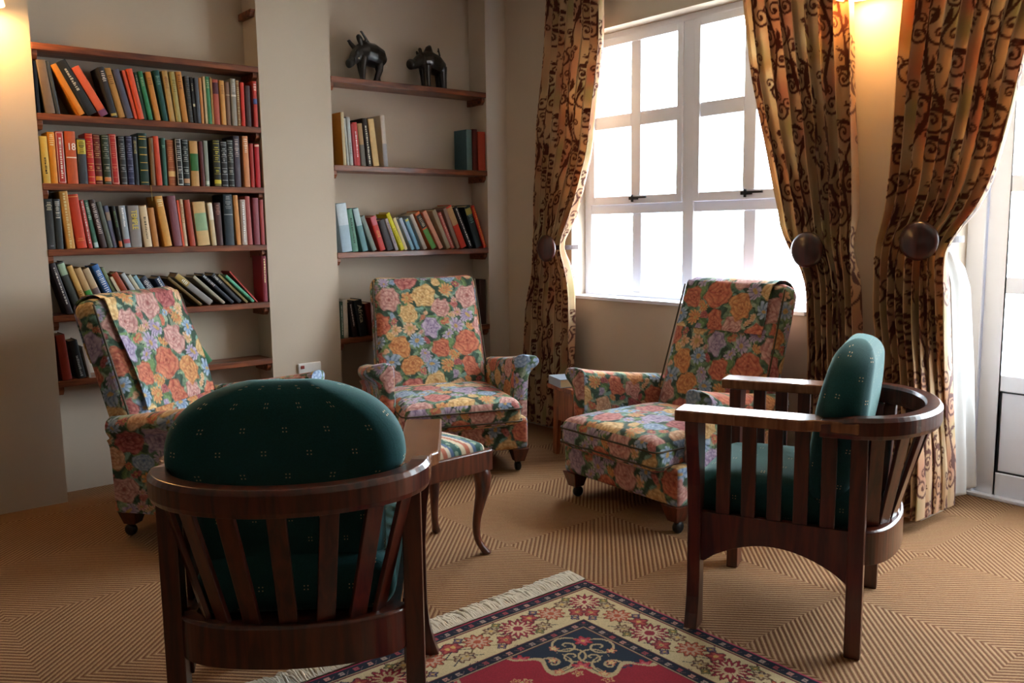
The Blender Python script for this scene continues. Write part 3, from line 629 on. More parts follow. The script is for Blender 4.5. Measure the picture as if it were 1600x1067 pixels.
for k, (z, rows) in BOOKS.items():
    rnd = random.Random(k)
    for i, (x, wd, h, lean, hexc, nm, extra) in enumerate(rows):
        pos = ORD[i] + ' from left' if i < len(rows) - 1 else 'last at the right end'
        lab = f"{nm} book, {pos}, {ROWNAME[k]}"
        if 'XTEMPLE' in extra: lab = f"grey book titled TEMPLE in yellow, {pos}, {ROWNAME[k]}"
        if 'X18' in extra: lab = f"orange book with a white 18, {pos}, {ROWNAME[k]}"
        make_book(x, wd, h, lean, hexc, extra, 4.403 + rnd.uniform(0, .012), rnd.uniform(.118, .140) if h < .25 else .150, z, lab, GROUP[k])
b = MB(); b.tube([(0, 0, 0), (.001, -.003, -.02), (.002, -.001, -.075)], .0016, 6)
o = b.build('bookmark_ribbon', cmat('a88a3a')); o.location = (1.353, YW - .007, 1.477); tag(o, 'gold bookmark ribbon hanging below the third shelf, left alcove', 'bookmark')

# ------------------------------------------------------------------ printed patterns (numpy colour tiles, sampled at mesh vertices)
def rgb(h): return np.array(lin(h)[:3])
def sample(tile, u, v, size):
    n = tile.shape[0]; m = tile.shape[1]
    y = (v / size[1] * n) % n; x = (u / size[0] * m) % m
    y0 = np.floor(y).astype(int); x0 = np.floor(x).astype(int); fy = (y - y0)[:, None]; fx = (x - x0)[:, None]
    y0 %= n; x0 %= m; y1 = (y0 + 1) % n; x1 = (x0 + 1) % m
    return (tile[y0, x0] * (1 - fx) + tile[y0, x1] * fx) * (1 - fy) + (tile[y1, x0] * (1 - fx) + tile[y1, x1] * fx) * fy
def stamp(tile, cx, cy, R, fn):
    """fn(dx, dy) -> (rgb array, alpha) over a wrapped square window"""
    n = tile.shape[0]; r = int(R) + 2; iy = np.arange(int(cy) - r, int(cy) + r + 1); ix = np.arange(int(cx) - r, int(cx) + r + 1)
    DX, DY = np.meshgrid(ix - cx, iy - cy); c, a = fn(DX, DY); a = a[..., None]
    I, J = np.meshgrid(iy % n, ix % tile.shape[1], indexing='ij'); tile[I, J] = tile[I, J] * (1 - a) + c * a
def floral_tile():
    N = 620; size = .62; T = np.zeros((N, N, 3)); T[:] = rgb('35503f'); g = np.random.default_rng(5); k = N / size
    greens = [rgb(h) for h in ('5f7d5c', '4a6b56', '7f9a76', '3c5a4c', '6f9a8a', '94a486', '6a8a52')]
    for i in range(760):
        a = g.uniform(0, 6.28); L = g.uniform(.014, .030) * k; W = L * g.uniform(.38, .55); c = greens[g.integers(len(greens))]
        def leaf(x, y, a=a, L=L, W=W, c=c):
            p = x * math.cos(a) + y * math.sin(a); q = -x * math.sin(a) + y * math.cos(a); e = np.abs(q) / W - (1 - (p / L) ** 2)
            vein = np.exp(-(q / (1.2)) ** 2) * .35 + .12 * np.sin(p * .6 + np.abs(q) * .8)
            return c * (1 + .45 * np.sign(q)[..., None] * .5 + vein[..., None]), (e < 0).astype(float)
        stamp(T, g.uniform(0, N), g.uniform(0, N), L, leaf)
    pal = [('c7553c', 'e08a5e', '8e2f26'), ('c4837e', 'e6b6a6', '97423f'), ('a0363f', 'cf7a74', '6b1d27'), ('d07c3a', 'e8ab62', 'a04e22'), ('d8a456', 'efcd8c', 'a8702e'),
           ('6f92bb', 'b4c8de', '3f5f94'), ('9b84ae', 'cdbbd2', '67507c'), ('d79c6e', 'f0cba0', 'ac6440'), ('b64a48', 'dd8f80', '7a2630')]
    def rose(c, R, n, ph, rot):
        A, B, D = (rgb(h) for h in c)
        def f(x, y):
            r = np.hypot(x, y) / R; th = np.arctan2(y, x) + rot
            edge = 1 - .13 * np.abs(np.sin(n * .5 * th + ph)); m = np.clip((edge - r) * R * .6, 0, 1)
            layer = np.floor(r * 3.6); lo = np.abs(np.sin((n * .5 - .5 * layer) * th + ph + layer * 1.3)); fr = r * 3.6 - layer
            lit = np.clip(.25 + .75 * fr * lo + .15 * np.sin(9 * th + 5 * r), 0, 1)[..., None]; dark = np.clip((1 - fr) ** 4 * .9 + (1 - lo) ** 6 * .8, 0, 1)[..., None]
            col = A * (1 - lit) + B * lit; col = col * (1 - dark * .75) + D * dark * .75
            cen = np.clip(1 - r / .22, 0, 1)[..., None]; col = col * (1 - cen) + D * cen
            return col, m
        return f
    def daisy(c, R, n, ph):
        A, B, D = (rgb(h) for h in c)
        def f(x, y):
            r = np.hypot(x, y) / R; th = np.arctan2(y, x) + ph; pet = np.abs(np.cos(n * .5 * th))
            m = ((r < .35 + .62 * pet ** .5)).astype(float); lit = np.clip(r * pet * 1.1, 0, 1)[..., None]
            col = A * (1 - lit) + B * lit; ln = ((1 - pet) ** 3)[..., None]; col = col * (1 - ln) + D * ln
            cen = (r < .26)[..., None]; return np.where(cen, rgb('d8b060') * (.6 + r[..., None] * 1.4), col), m
        return f
    pts = []
    def place(minr, tries=400):
        best = None; bd = -1e9
        for _ in range(60):
            q = g.uniform(0, N, 2); dmin = 1e9
            for (px, py, pr) in pts:
                dx = abs(q[0] - px); dx = min(dx, N - dx); dy = abs(q[1] - py); dy = min(dy, N - dy); dmin = min(dmin, math.hypot(dx, dy) - pr)
            if dmin > bd: bd = dmin; best = q
        pts.append((best[0], best[1], minr)); return best
    order = []
    for i in range(34): R = g.uniform(.036, .056) * k; q = place(R); order.append((q, R, 'r', i))
    for i in range(34): R = g.uniform(.022, .034) * k; q = place(R); order.append((q, R, 'd', i))
    for i in range(46): R = g.uniform(.012, .020) * k; q = place(R); order.append((q, R, 's', i))
    for q, R, t, i in order[::-1]:
        c = pal[(i * 4 + (0 if t == 'r' else 2)) % len(pal)] if t != 's' else pal[g.integers(len(pal))]
        if t == 'r': c = pal[[0, 1, 4, 2, 3, 7, 8, 1, 5, 0, 4, 6, 2][i % 13]]
        if t == 'd': c = pal[[5, 6, 5, 3, 6, 7][i % 6]]
        stamp(T, q[0], q[1], R * 1.05, rose(c, R, int(g.integers(5, 9)), g.uniform(0, 6), g.uniform(0, 6)) if t in 'rs' and (t == 'r' or i % 2) else daisy(c, R, int(g.integers(7, 13)), g.uniform(0, 6)))
    # painterly wobble of the whole print
    yy, xx = np.meshgrid(np.arange(N), np.arange(N), indexing='ij'); dx = np.zeros((N, N)); dy = np.zeros((N, N))
    for q in range(26):
        fx, fy = g.integers(-14, 15), g.integers(-14, 15); am = 9. / (3 + math.hypot(fx, fy)); p1, p2 = g.uniform(0, 6.28, 2); w = 2 * math.pi * (fx * xx + fy * yy) / N
        dx += am * np.sin(w + p1); dy += am * np.sin(w + p2)
    T = T[(yy + dy * 1.6).astype(int) % N, (xx + dx * 1.6).astype(int) % N]
    gr = np.zeros((N, N))
    for q in range(20):
        fx, fy = g.integers(-60, 61), g.integers(-60, 61); gr += np.sin(2 * math.pi * (fx * xx + fy * yy) / N + g.uniform(0, 6.28)) / 9
    T = np.clip(T * (1 + .22 * gr[..., None]), 0, 1); L = T.mean(2, keepdims=True); T = L + (T - L) * .86
    return T, (size * 1.45, size * 1.45)
def scroll_tile():
    W, Hh = .56, .70; k = 900; N, Mx = int(Hh * k), int(W * k); T = np.zeros((N, Mx, 3)); g = np.random.default_rng(9)
    T[:] = rgb('e3bd92')
    for i in range(34):
        c = rgb(['ead0a6', 'dca67c', 'e0c096', 'd0a676', 'd8987a', 'c4b07c', 'eed8b2'][i % 7]); R = g.uniform(.05, .11) * k
        def blob(x, y, R=R, c=c): return c, np.clip(1.2 - np.hypot(x, y * 1.0) / R * 1.2, 0, .8)
        stamp(T, g.uniform(0, Mx), g.uniform(0, N), R, blob)
    brown = rgb('6c382a'); brown2 = rgb('5e3626')
    def stroke(P, rad):
        for (x, y), r in zip(P, rad):
            r = max(r * k, 1.0)
            def dot(dx, dy, r=r): return brown, np.clip(r + .5 - np.hypot(dx, dy), 0, 1)
            stamp(T, (x * k) % Mx, (y * k) % N, r + 1, dot)
    def spiral(cx, cy, R, hand, ph, turns=1.45, w=.0052):
        t = np.linspace(0, 1, int(60 + R * 2500)); r = R * (1 - t) ** 1.05 + .004; a = ph + hand * 2 * math.pi * turns * t
        stroke(list(zip(cx + r * np.cos(a), cy + r * np.sin(a))), w * (1 - .45 * t)); stroke([(cx, cy)], [w * 1.35])
    def stem(x0, amp, ph, w):
        y = np.linspace(0, Hh, 520); x = x0 + amp * np.sin(2 * math.pi * y / Hh + ph) + .012 * np.sin(4 * math.pi * y / Hh)
        stroke(list(zip(x, y)), w * (1 + .35 * np.sin(2 * math.pi * y / Hh * 3)))
        return lambda q: x0 + amp * np.sin(2 * math.pi * q / Hh + ph) + .012 * np.sin(4 * math.pi * q / Hh)
    def leafy(x, y, a, L, wd):
        t = np.linspace(0, 1, 60); ca = a + 1.1 * t; px = x + np.cumsum(np.cos(ca)) * L / 60; py = y + np.cumsum(np.sin(ca)) * L / 60
        stroke(list(zip(px, py)), wd * np.sin(math.pi * np.clip(t, .04, .96)) + .001)
    for x0, amp, ph in ((.09, .035, 0.), (.28, .045, 2.4), (.46, .035, 4.4)):
        f = stem(x0, amp, ph, .0065)
        for j in range(7):
            q = (j + .35 + .1 * math.sin(j * 3 + ph)) * Hh / 7; s = 1 if j % 2 else -1; R = .036 + .010 * math.sin(j * 2.1 + ph)
            cx = f(q) + s * (R + .006); spiral(cx, q + .02, R, s, math.pi if s > 0 else 0., 1.35 + .15 * (j % 3))
            leafy(f(q), q + .045, math.pi / 2 - s * .9, .075, .0085)
            spiral(cx + s * R * .95, q + .05, R * .5, -s, -math.pi / 2, 1.2, .0038)
            spiral(f(q) - s * R * .62, q - .012, R * .42, s, 0. if s > 0 else math.pi, 1.15, .0036); leafy(f(q), q, math.pi / 2 + s * .7, .06, .006)
            if j % 2: stroke([(f(q) - s * .045, q + .03)], [.004])
    return T, (W * 1.12, Hh * 1.12)
FLORAL, FSIZE = floral_tile()
SCROLL, SSIZE = scroll_tile()

# ------------------------------------------------------------------ dense soft shapes
def grid_faces(na, nb, off=0, flip=False):
    i, j = np.meshgrid(np.arange(na), np.arange(nb), indexing='ij'); a = (i * (nb + 1) + j).ravel() + off
    F = np.stack([a, a + nb + 1, a + nb + 2, a + 1], 1); return F[:, ::-1] if flip else F
def rbox(size, r, res, seed=0):
    size = np.array(size, float); V = []; F = []; UV = []; off = 0; g = np.random.default_rng(seed); inner = size / 2 - r
    for ax in range(3):
        for s in (1, -1):
            a, b = (ax + 1) % 3, (ax + 2) % 3; na = max(6, math.ceil(size[a] / res)); nb = max(6, math.ceil(size[b] / res))
            A, B = np.meshgrid(np.linspace(-.5, .5, na + 1) * size[a], np.linspace(-.5, .5, nb + 1) * size[b], indexing='ij')
            P = np.zeros((A.size, 3)); P[:, ax] = s * size[ax] / 2; P[:, a] = A.ravel(); P[:, b] = B.ravel()
            C = np.clip(P, -inner, inner); D = P - C; L = np.linalg.norm(D, axis=1, keepdims=True); L[L == 0] = 1; P = C + D / L * r
            u = {0: (1, 2), 1: (0, 2), 2: (0, 1)}[ax]; UV.append(np.stack([P[:, u[0]], P[:, u[1]]], 1) + (g.uniform(0, .6, 2) if s < 0 or ax else 0))
            V.append(P); F.append(grid_faces(na, nb, off, s < 0)); off += len(P)
    return np.concatenate(V), np.concatenate(F), np.concatenate(UV)
def cloth_mesh(name, V, F, UV, tile=None, size=None):
    # weld the seams so that the shape is one closed surface
    key = np.round(V * 20000).astype(np.int64); _, idx, inv = np.unique(key, axis=0, return_index=True, return_inverse=True); inv = inv.ravel()
    col = sample(tile, UV[:, 0], UV[:, 1], size)[idx] if tile is not None else None
    return mesh_np(name, V[idx], inv[F], None if tile is not None else None, col)
def rotx(V, a, piv):
    c, s = math.cos(a), math.sin(a); P = V - piv; Q = P.copy(); Q[:, 1] = c * P[:, 1] - s * P[:, 2]; Q[:, 2] = s * P[:, 1] + c * P[:, 2]; return Q + piv

def smooth(a): a = np.clip(a, 0, 1); return a * a * (3 - 2 * a)

# ------------------------------------------------------------------ floral armchairs (front is local -Y)
AC = dict(tilt=math.radians(-17.5), L=.875, t=.13, w=.635)
def back_place(V):
    """slab coordinates (x, y through thickness, z up the back from 0) -> chair coordinates"""
    Q = rotx(V, AC['tilt'], np.array([0, 0, 0.])); return Q + np.array([0, .215, .145])
def make_armchair():
    t = thing('armchair', 'x', 'armchair', group='floral armchairs')
    R = .0048
    V, F, U = rbox((.72, .66, .17), .025, R * 1.3, 1); V[:, 1] += .005; V[:, 2] += .205
    link('base', cloth_mesh('armchair_base', V, F, U + .21, FLORAL, FSIZE), t, M_PRINT)
    V, F, U = rbox((.615, .62, .135), .045, R, 2); x, y = V[:, 0] / .30, V[:, 1] / .31
    puff = np.clip(1 - x ** 4, 0, 1) * np.clip(1 - y ** 4, 0, 1); V[:, 2] += np.where(V[:, 2] > 0, .028, -.004) * puff; V[:, 1] += -.085; V[:, 2] += .325
    c = link('seat_cushion', cloth_mesh('armchair_cushion', V, F, U, FLORAL, FSIZE), t, M_PRINT)
    def loop(hx, y0, y1, z, r):
        P = []
        for cx, cy, a0 in ((hx - r, y1 - r, 0), (-hx + r, y1 - r, 90), (-hx + r, y0 + r, 180), (hx - r, y0 + r, 270)):
            for k in range(6): a = math.radians(a0 + 18 * k); P.append((cx + r * math.cos(a), cy + r * math.sin(a), z))
        return P + [P[0]]
    for zz in (.352, .288): MB().tube(loop(.310, -.398, .228, zz, .035), .0038, 6, False).build('piping', M_PIPE, c, 0, True)
    # back slab
    V, F, U = rbox((AC['w'], AC['t'], AC['L']), .055, R, 3); zn = V[:, 2] / AC['L'] + .5
    V[:, 0] *= 1.02 - .07 * zn; V[:, 1] += np.where(V[:, 1] < 0, -.022, 0) * np.clip(1 - (V[:, 0] / .3) ** 4, 0, 1) * np.clip(np.sin(math.pi * zn), 0, 1); V[:, 2] += AC['L'] / 2
    V[:, 2] += -.010 * np.clip(zn, 0, 1) ** 6 * (1 - (V[:, 0] / .3) ** 2)
    bk = link('backrest', cloth_mesh('armchair_back', back_place(V), F, U + .07, FLORAL, FSIZE), t, M_PRINT)
    def bp(x, y, z): return tuple(back_place(np.array([[x, y, z]]))[0])
    for s in (-1, 1):
        MB().tube([bp(s * (.322 - .022 * q) * .985, -.055, .20 + .64 * q) for q in np.linspace(0, 1, 12)], .0042, 6).build('piping', M_PIPE, bk, 0, True)
    # scroll arms: section x_in(d) .. x_out(d), d = depth below the arm top, lofted along y
    dd = np.array([0, .004, .012, .028, .045, .062, .078, .095, .12, .20, .50]); xo = np.array([.362, .402, .435, .450, .452, .441, .419, .402, .392, .386, .378]); xi = np.array([.362, .335, .322, .313, .311, .310, .310, .310, .310, .310, .310])
    ny = 120; ys = np.linspace(-.235, .31, ny + 1)
    def top(y): q = np.clip((y + .235) / .545, 0, 1); return .600 - .085 * q ** .8
    for s in (-1, 1):
        Vs = []; Fs = []; Us = []; off = 0; ss = np.concatenate([np.linspace(0, .13, 34), np.linspace(.13, 1, 68)[1:]])
        Y, S = np.meshgrid(ys, ss, indexing='ij'); ZT = top(Y); D = np.where(S < .13, S / .13 * .13, .13 + (S - .13) / .87 * (ZT - .12 - .13)); Z = ZT - D
        fl = .55 + .45 * np.clip((.30 - Y) / .40, 0, 1)
        XO = .362 + (np.interp(D, dd, xo) - .362) * np.where(np.interp(D, dd, xo) > .362, fl + (1 - fl) * (D > .09), 1); XI = np.interp(D, dd, xi)
        for X, flip, uo in ((XO, s < 0, 0.), (XI, s > 0, .27)):
            P = np.stack([X * s, Y, Z], -1).reshape(-1, 3); Vs.append(P); Fs.append(grid_faces(ny, len(ss) - 1, off, flip)); off += len(P); Us.append(np.stack([Y.ravel() + uo, (-D * 1.25).ravel() + uo * .7], 1))
        nx = 30
        for e, fl2 in ((0, s > 0), (ny, s < 0)):
            q = np.linspace(0, 1, nx + 1); X = XI[e][:, None] + (XO[e] - XI[e])[:, None] * q; P = np.stack([X * s, np.full_like(X, ys[e]) - (.012 * np.sin(math.pi * q)[None] * (1 if e == 0 else -1)), np.repeat(Z[e][:, None], nx + 1, 1)], -1).reshape(-1, 3)
            Vs.append(P); Fs.append(grid_faces(len(ss) - 1, nx, off, fl2)); off += len(P); Us.append(np.stack([P[:, 0] + .1 + e * .001, P[:, 2]], 1))
        link('arm', cloth_mesh('armchair_arm', np.concatenate(Vs), np.concatenate(Fs), np.concatenate(Us) + (.33 if s > 0 else .11), FLORAL, FSIZE), t, M_PRINT)
    for sx in (-1, 1):
        for sy, yy in ((-1, -.285), (1, .285)):
            l = MB(); x0 = sx * .315
            a, b = .045, .026
            l.add([(x0 + p * (a if z else b), yy + q * (a if z else b), (.055, .125)[z]) for z in (0, 1) for q in (-1, 1) for p in (-1, 1)], [(0, 2, 3, 1), (4, 5, 7, 6), (0, 1, 5, 4), (2, 6, 7, 3), (0, 4, 6, 2), (1, 3, 7, 5)])
            lo = l.build('leg', M_MAHOG, t, .003)
            k = MB(); k.lathe([(.001, -.014), (.018, -.014), (.025, -.009), (.026, 0), (.025, .009), (.018, .014), (.001, .014)], 20, Matrix.Translation((x0, yy + .012, .026)) @ Matrix.Rotation(math.pi / 2, 4, 'Y'))
            k.tube([(x0, yy, .06), (x0, yy + .004, .045)], .012, 8); k.build('caster', M_BLACK, lo, 0, True)
    return t
def place_chair(o, x, y, face):
    """face = direction the front looks at (world xy)"""
    o.location = (x, y, 0); o.rotation_euler = (0, 0, math.atan2(face[0], -face[1]))
def head_cover(name, label, x, y, face, wd, z_front, z_rear, sd):
    """loose cloth over the top of a chair back"""
    g = np.random.default_rng(sd); T2 = AC['t'] / 2 + .012; L = AC['L'] + .008; P = []
    for z in np.linspace(z_front, L - .055, 90): P.append((-T2 - .016 * math.sin(math.pi * z / L), z))
    for a in np.linspace(0, math.pi, 40)[1:-1]:
        P.append((-(T2 - .055) * math.cos(a) - .058 * math.cos(a) if True else 0, L - .055 + .060 * math.sin(a)))
    for z in np.linspace(L - .055, z_rear, 70): P.append((T2 + .004, z))
    P = np.array(P); s = np.concatenate([[0], np.cumsum(np.hypot(*np.diff(P, axis=0).T))]); nx = 110; xs = np.linspace(-.5, .5, nx + 1) * wd
    V = []; U = []
    for sh in (0, .005):
        X, K = np.meshgrid(xs, np.arange(len(P)), indexing='ij'); y_ = P[K, 0]; z_ = P[K, 1]; nrm = np.where(K < 95, -1, 1)
        wave = .003 * np.sin(X * 21 + K * .05) + .002 * np.sin(X * 47)
        V.append(np.stack([X + .006 * np.sin(K * .06), y_ + nrm * (sh + .003 + wave), z_ + np.where((K > 90) & (K < 130), sh, 0)], -1).reshape(-1, 3)); U.append(np.stack([X, s[K]], -1).reshape(-1, 2))
    n = len(V[0]); F0 = grid_faces(nx, len(P) - 1, 0, True); F1 = grid_faces(nx, len(P) - 1, n, False); m = len(P); rim = []
    for k in range(m - 1): rim += [(k, k + 1, n + k + 1, n + k), (nx * m + k + 1, nx * m + k, n + nx * m + k, n + nx * m + k + 1)]
    for i in range(nx): rim += [((i + 1) * m, i * m, n + i * m, n + (i + 1) * m), (i * m + m - 1, (i + 1) * m + m - 1, n + (i + 1) * m + m - 1, n + i * m + m - 1)]
    V = back_place(np.concatenate(V)); F = np.concatenate([F0, F1, np.array(rim)])
    col = sample(FLORAL, np.concatenate(U)[:, 0] + .37, np.concatenate(U)[:, 1] + .18, FSIZE)
    o = link(name, mesh_np('head_cover', V, F, None, col), None, M_PRINT); place_chair(o, x, y, face); tag(o, label, 'chair cover', 'floral covers over chair backs'); return o
A1 = (1.407, 3.677, (.604, -.797)); A2 = (2.607, 3.768, (-.356, -.934)); A3 = (2.985, 2.540, (-.9985, .055))
ch1 = make_armchair(); place_chair(ch1, *A1); ch1['label'] = 'floral armchair by the left bookshelves, side turned towards us'
ch2 = copy_tree(ch1); place_chair(ch2, *A2); ch2['label'] = 'floral armchair facing us in front of the right alcove'
ch3 = copy_tree(ch1); place_chair(ch3, *A3); ch3['label'] = 'floral armchair with its back against the bright window'
head_cover('head_cover', 'floral cloth draped over the back of the left armchair', A1[0], A1[1], A1[2], .50, .36, .62, 1)
head_cover('head_cover', 'floral cloth over the top of the armchair under the window', A3[0], A3[1], A3[2], .50, .62, .60, 2)

# ------------------------------------------------------------------ mahogany tub chairs (front is local -Y)
def make_tub():
    t = thing('tub_chair', 'x', 'chair', group='slatted tub chairs with green cushions')
    hw, hd, za = .262, .235, .70
    # front legs: shaped planks, wide under the arm, foot flared
    prof = [(-.022, 0), (.062, 0), (.056, .015), (.044, .05), (.034, .10), (.028, .17), (.028, .34), (.036, .46), (.052, .56), (.068, .625), (.074, .665), (-.022, .665)]
    for s in (-1, 1):
        m = MB(); m.prism([(s * (hw + p), z) for p, z in (prof if s > 0 else prof[::-1])], -hd - .020, -hd + .020, 'y'); m.build('front_leg', M_MAHOG, t, .003)
        m = MB(); m.box(s * .278 - .0225, s * .278 + .0225, hd - .0225, hd + .0225, 0, .652); m.build('rear_leg', M_MAHOG, t, .003)
        # arm board with ogee tail
        oo, ii = .345, .240
        pl = [(ii, -.285), (oo, -.285), (oo, .07), (oo - .004, .095), (oo - .018, .115), (oo - .022, .14), (oo - .020, .18), (oo - .022, .235), (ii + .012, .235), (ii, .17)]
        pl = [(s * a, b) for a, b in pl]; pl = pl if s > 0 else pl[::-1]
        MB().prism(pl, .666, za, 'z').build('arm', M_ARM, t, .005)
        # side apron with arched lower edge
        ap = [(-hd + .015, .372), (-hd + .015, .215)] + [(-hd + .03 + (2 * hd - .06) * q, .215 + .075 * math.sin(math.pi * q) ** .8) for q in np.linspace(0, 1, 15)] + [(hd - .02, .205), (hd - .02, .372)]
        MB().prism(ap, s * hw - .013, s * hw + .013, 'x').build('side_apron', M_MAHOG, t, .002)
        for k in range(5):
            y = -.152 + .076 * k
            MB().box(s * hw - .007, s * hw + .007, y - .021, y + .021, .365, .668).build('side_slat', M_MAHOG, t, .002)
    ap = [(-hw + .02, .372), (-hw + .02, .225)] + [(-hw + .03 + (2 * hw - .06) * q, .225 + .06 * math.sin(math.pi * q) ** .8) for q in np.linspace(0, 1, 13)] + [(hw - .02, .225), (hw - .02, .372)]
    MB().prism(ap, -hd - .012, -hd + .012, 'y').build('front_apron', M_MAHOG, t, .002)
    # curved top rail and lower ring
    def arc(ax, y0, by, n=40): return [(ax * math.cos(a), y0 + by * math.sin(a), 0) for a in np.linspace(0, math.pi, n)]
    P = [(.298, .13, 0), (.298, .17, 0)] + arc(.298, .20, .212) + [(-.298, .17, 0), (-.298, .13, 0)]
    def sec(q): e = min(1, min(q, 1 - q) / .06); z1 = .700 + .014 * e; return [(-.022, .652), (.022, .652), (.026, .664), (.026, z1 - .012), (.018, z1), (-.018, z1), (-.024, z1 - .01), (-.024, .664)]
    MB().sweep(P, sec).build('top_rail', M_MAHOG, t, .002, False)
    Q = arc(.246, .232, .092)
    MB().sweep(Q, [(-.018, .270), (.018, .270), (.018, .366), (.012, .372), (-.018, .372)]).build('lower_rail', M_MAHOG, t, .002)
    for k in range(7):
        a = math.pi * (k + 1) / 8; top = Vector((.292 * math.cos(a), .20 + .206 * math.sin(a), .660)); bot = Vector((.240 * math.cos(a) * .88, .232 + .086 * math.sin(a), .362))
        d = Vector((-math.sin(a) * .9, math.cos(a) * .6, 0)).normalized(); n = d.cross((top - bot).normalized()).normalized(); V = []
        for p in (bot, top):
            for u, v in ((-1, -1), (1, -1), (1, 1), (-1, 1)): V.append(p + d * .021 * u + n * .006 * v)
        MB().add(V, [(3, 2, 1, 0), (4, 5, 6, 7), (0, 1, 5, 4), (1, 2, 6, 5), (2, 3, 7, 6), (3, 0, 4, 7)]).build('back_slat', M_MAHOG, t, .002)
    MB().box(-hw + .02, hw - .02, -hd + .02, hd + .03, .335, .352).build('seat_deck', M_MAHOG, t)
    V, F, U = rbox((.470, .52, .125), .055, .012, 4); x, y = V[:, 0] / .235, V[:, 1] / .26; V[:, 2] += np.where(V[:, 2] > 0, .026, 0) * np.clip(1 - x ** 4, 0, 1) * np.clip(1 - y ** 4, 0, 1); V[:, 1] += -.005; V[:, 2] += .414
    link('seat_cushion', mesh_np('tub_seat', V, F, U), t, M_GREEN)
    V, F, U = rbox((.56, .135, .52), .064, .012, 5); zn = np.clip(V[:, 2] / .52 + .5, 0, 1)
    wsc = np.where(zn < .64, .80 + .20 * smooth((zn - .46) / .18), np.clip(1 - np.clip((zn - .64) / .372, 0, 1) ** 2.3, .01, 1) ** .5); V[:, 0] *= wsc
    V[:, 1] *= .78 + .30 * np.sin(math.pi * np.clip(zn, .05, .95)); V[:, 2] += .26; V = rotx(V, math.radians(-9), np.zeros(3)); V[:, 0] += .014; V[:, 1] += .128; V[:, 2] += .394
    link('back_cushion', mesh_np('tub_back', V, F, U), t, M_GREEN)
    return t
t1 = make_tub(); t1.location = (.972, 2.035, 0); t1.rotation_euler = (0, 0, math.radians(144.6)); t1['label'] = 'mahogany tub chair with its slatted back towards us, green cushion'
t2 = copy_tree(t1); t2.location = (2.434, 1.563, 0); t2.rotation_euler = (0, 0, math.radians(-156.45)); t2['label'] = 'mahogany tub chair seen from its side, at the rug edge'

# ------------------------------------------------------------------ footstool with cabriole legs
st = thing('footstool', 'wooden footstool with curved legs and tapestry seat', 'footstool', (1.785, 2.735, 0), math.radians(2))
hx, hy = .195, .185
MB().box(-hx, hx, -hy, hy, .335, .415).build('frame', M_STOOLW, st, .005)
for sx in (-1, 1):
    for sy in (-1, 1):
        rg = []
        for q, o_, r in ((0, -.010, .038), (.06, -.004, .040), (.13, .004, .039), (.22, .008, .034), (.33, .006, .028), (.46, -.002, .022), (.60, -.010, .018), (.74, -.014, .0155), (.85, -.010, .015), (.92, .000, .016), (.97, .012, .020), (1, .016, .021)):
            rg.append((sx * (hx - .036 + o_), sy * (hy - .036 + o_), .370 * (1 - q) + .001, r))
        lg = MB().stack(rg, 12).build('leg', M_STOOLW, st, 0, True); sd = lg.modifiers.new('smooth', 'SUBSURF'); sd.levels = 1; sd.render_levels = 1
def tapestry(U):
    r = np.hypot(U[:, 0] + .19, U[:, 1] + .16); th = np.arctan2(U[:, 1] + .16, U[:, 0] + .19); q = (r * 9.5) % 1.0; c = np.zeros((len(U), 3))
    c[:] = rgb('2f5a50'); c[(q > .35) & (q < .55)] = rgb('d8c8a8'); c[(q >= .55) & (q < .72)] = rgb('b8694f'); c[(q >= .72) & (q < .86)] = rgb('d6c7b0'); c[q >= .86] = rgb('51688a')
    m = (np.sin(r * 160) * np.sin(th * 26) > .35) & (q < .35); c[m] = rgb('86a08a'); return c
V, F, U = rbox((.36, .34, .07), .028, .005, 6); V[:, 2] += np.where(V[:, 2] > 0, .024, 0) * np.clip(1 - (V[:, 0] / .18) ** 2, 0, 1) * np.clip(1 - (V[:, 1] / .17) ** 2, 0, 1); V[:, 2] += .405
me = mesh_np('stool_pad', V, F, None, tapestry(V[:, :2])); link('seat_pad', me, st, M_PRINT)

# ------------------------------------------------------------------ low side table with an open book, between the armchairs
tb = thing('side_table', 'small wooden side table between two floral armchairs, book on top', 'table', (3.262, 3.402, 0), math.radians(-12))
M_TABLE = wood('table_wood', '6a3218', 'a85c30', .35, .4)
MB().box(-.14, .14, -.13, .13, .372, .398).build('table_top', M_TABLE, tb, .003)
for sx in (-1, 1):
    MB().prism([(-.115, 0), (-.075, 0), (-.05, .20), (.05, .20), (.075, 0), (.115, 0), (.10, .372), (-.10, .372)], sx * .105 - .011, sx * .105 + .011, 'x').build('end_panel', M_TABLE, tb, .002)
MB().box(-.096, .096, -.012, .012, .30, .372).build('stretcher', M_TABLE, tb, .002)
bk = thing('thick_book', 'thick pale book lying flat on the small side table', 'book', (3.225, 3.42, .3985), math.radians(-20))
MB().box(-.115, .115, -.085, .085, 0, .003).box(-.115, .115, -.085, .085, .043, .046).box(-.115, -.112, -.085, .085, .003, .043).build('cover', cmat('9aa4b0', .3), bk, .001)
MB().box(-.112, .110, -.081, .081, .003, .043).build('pages', M_PAGES, bk)

# ------------------------------------------------------------------ wall socket
so = thing('wall_socket', 'white plastic wall socket low on the pier between alcoves', 'socket', (2.14, YW, .487))
MB().box(-.068, .068, -.012, 0, -.04, .04).build('plate', M_WHITEPL, so, .004)
MB().box(-.055, -.035, -.018, -.012, .01, .028).build('switch', cmat('8a3a34'), so, .002)

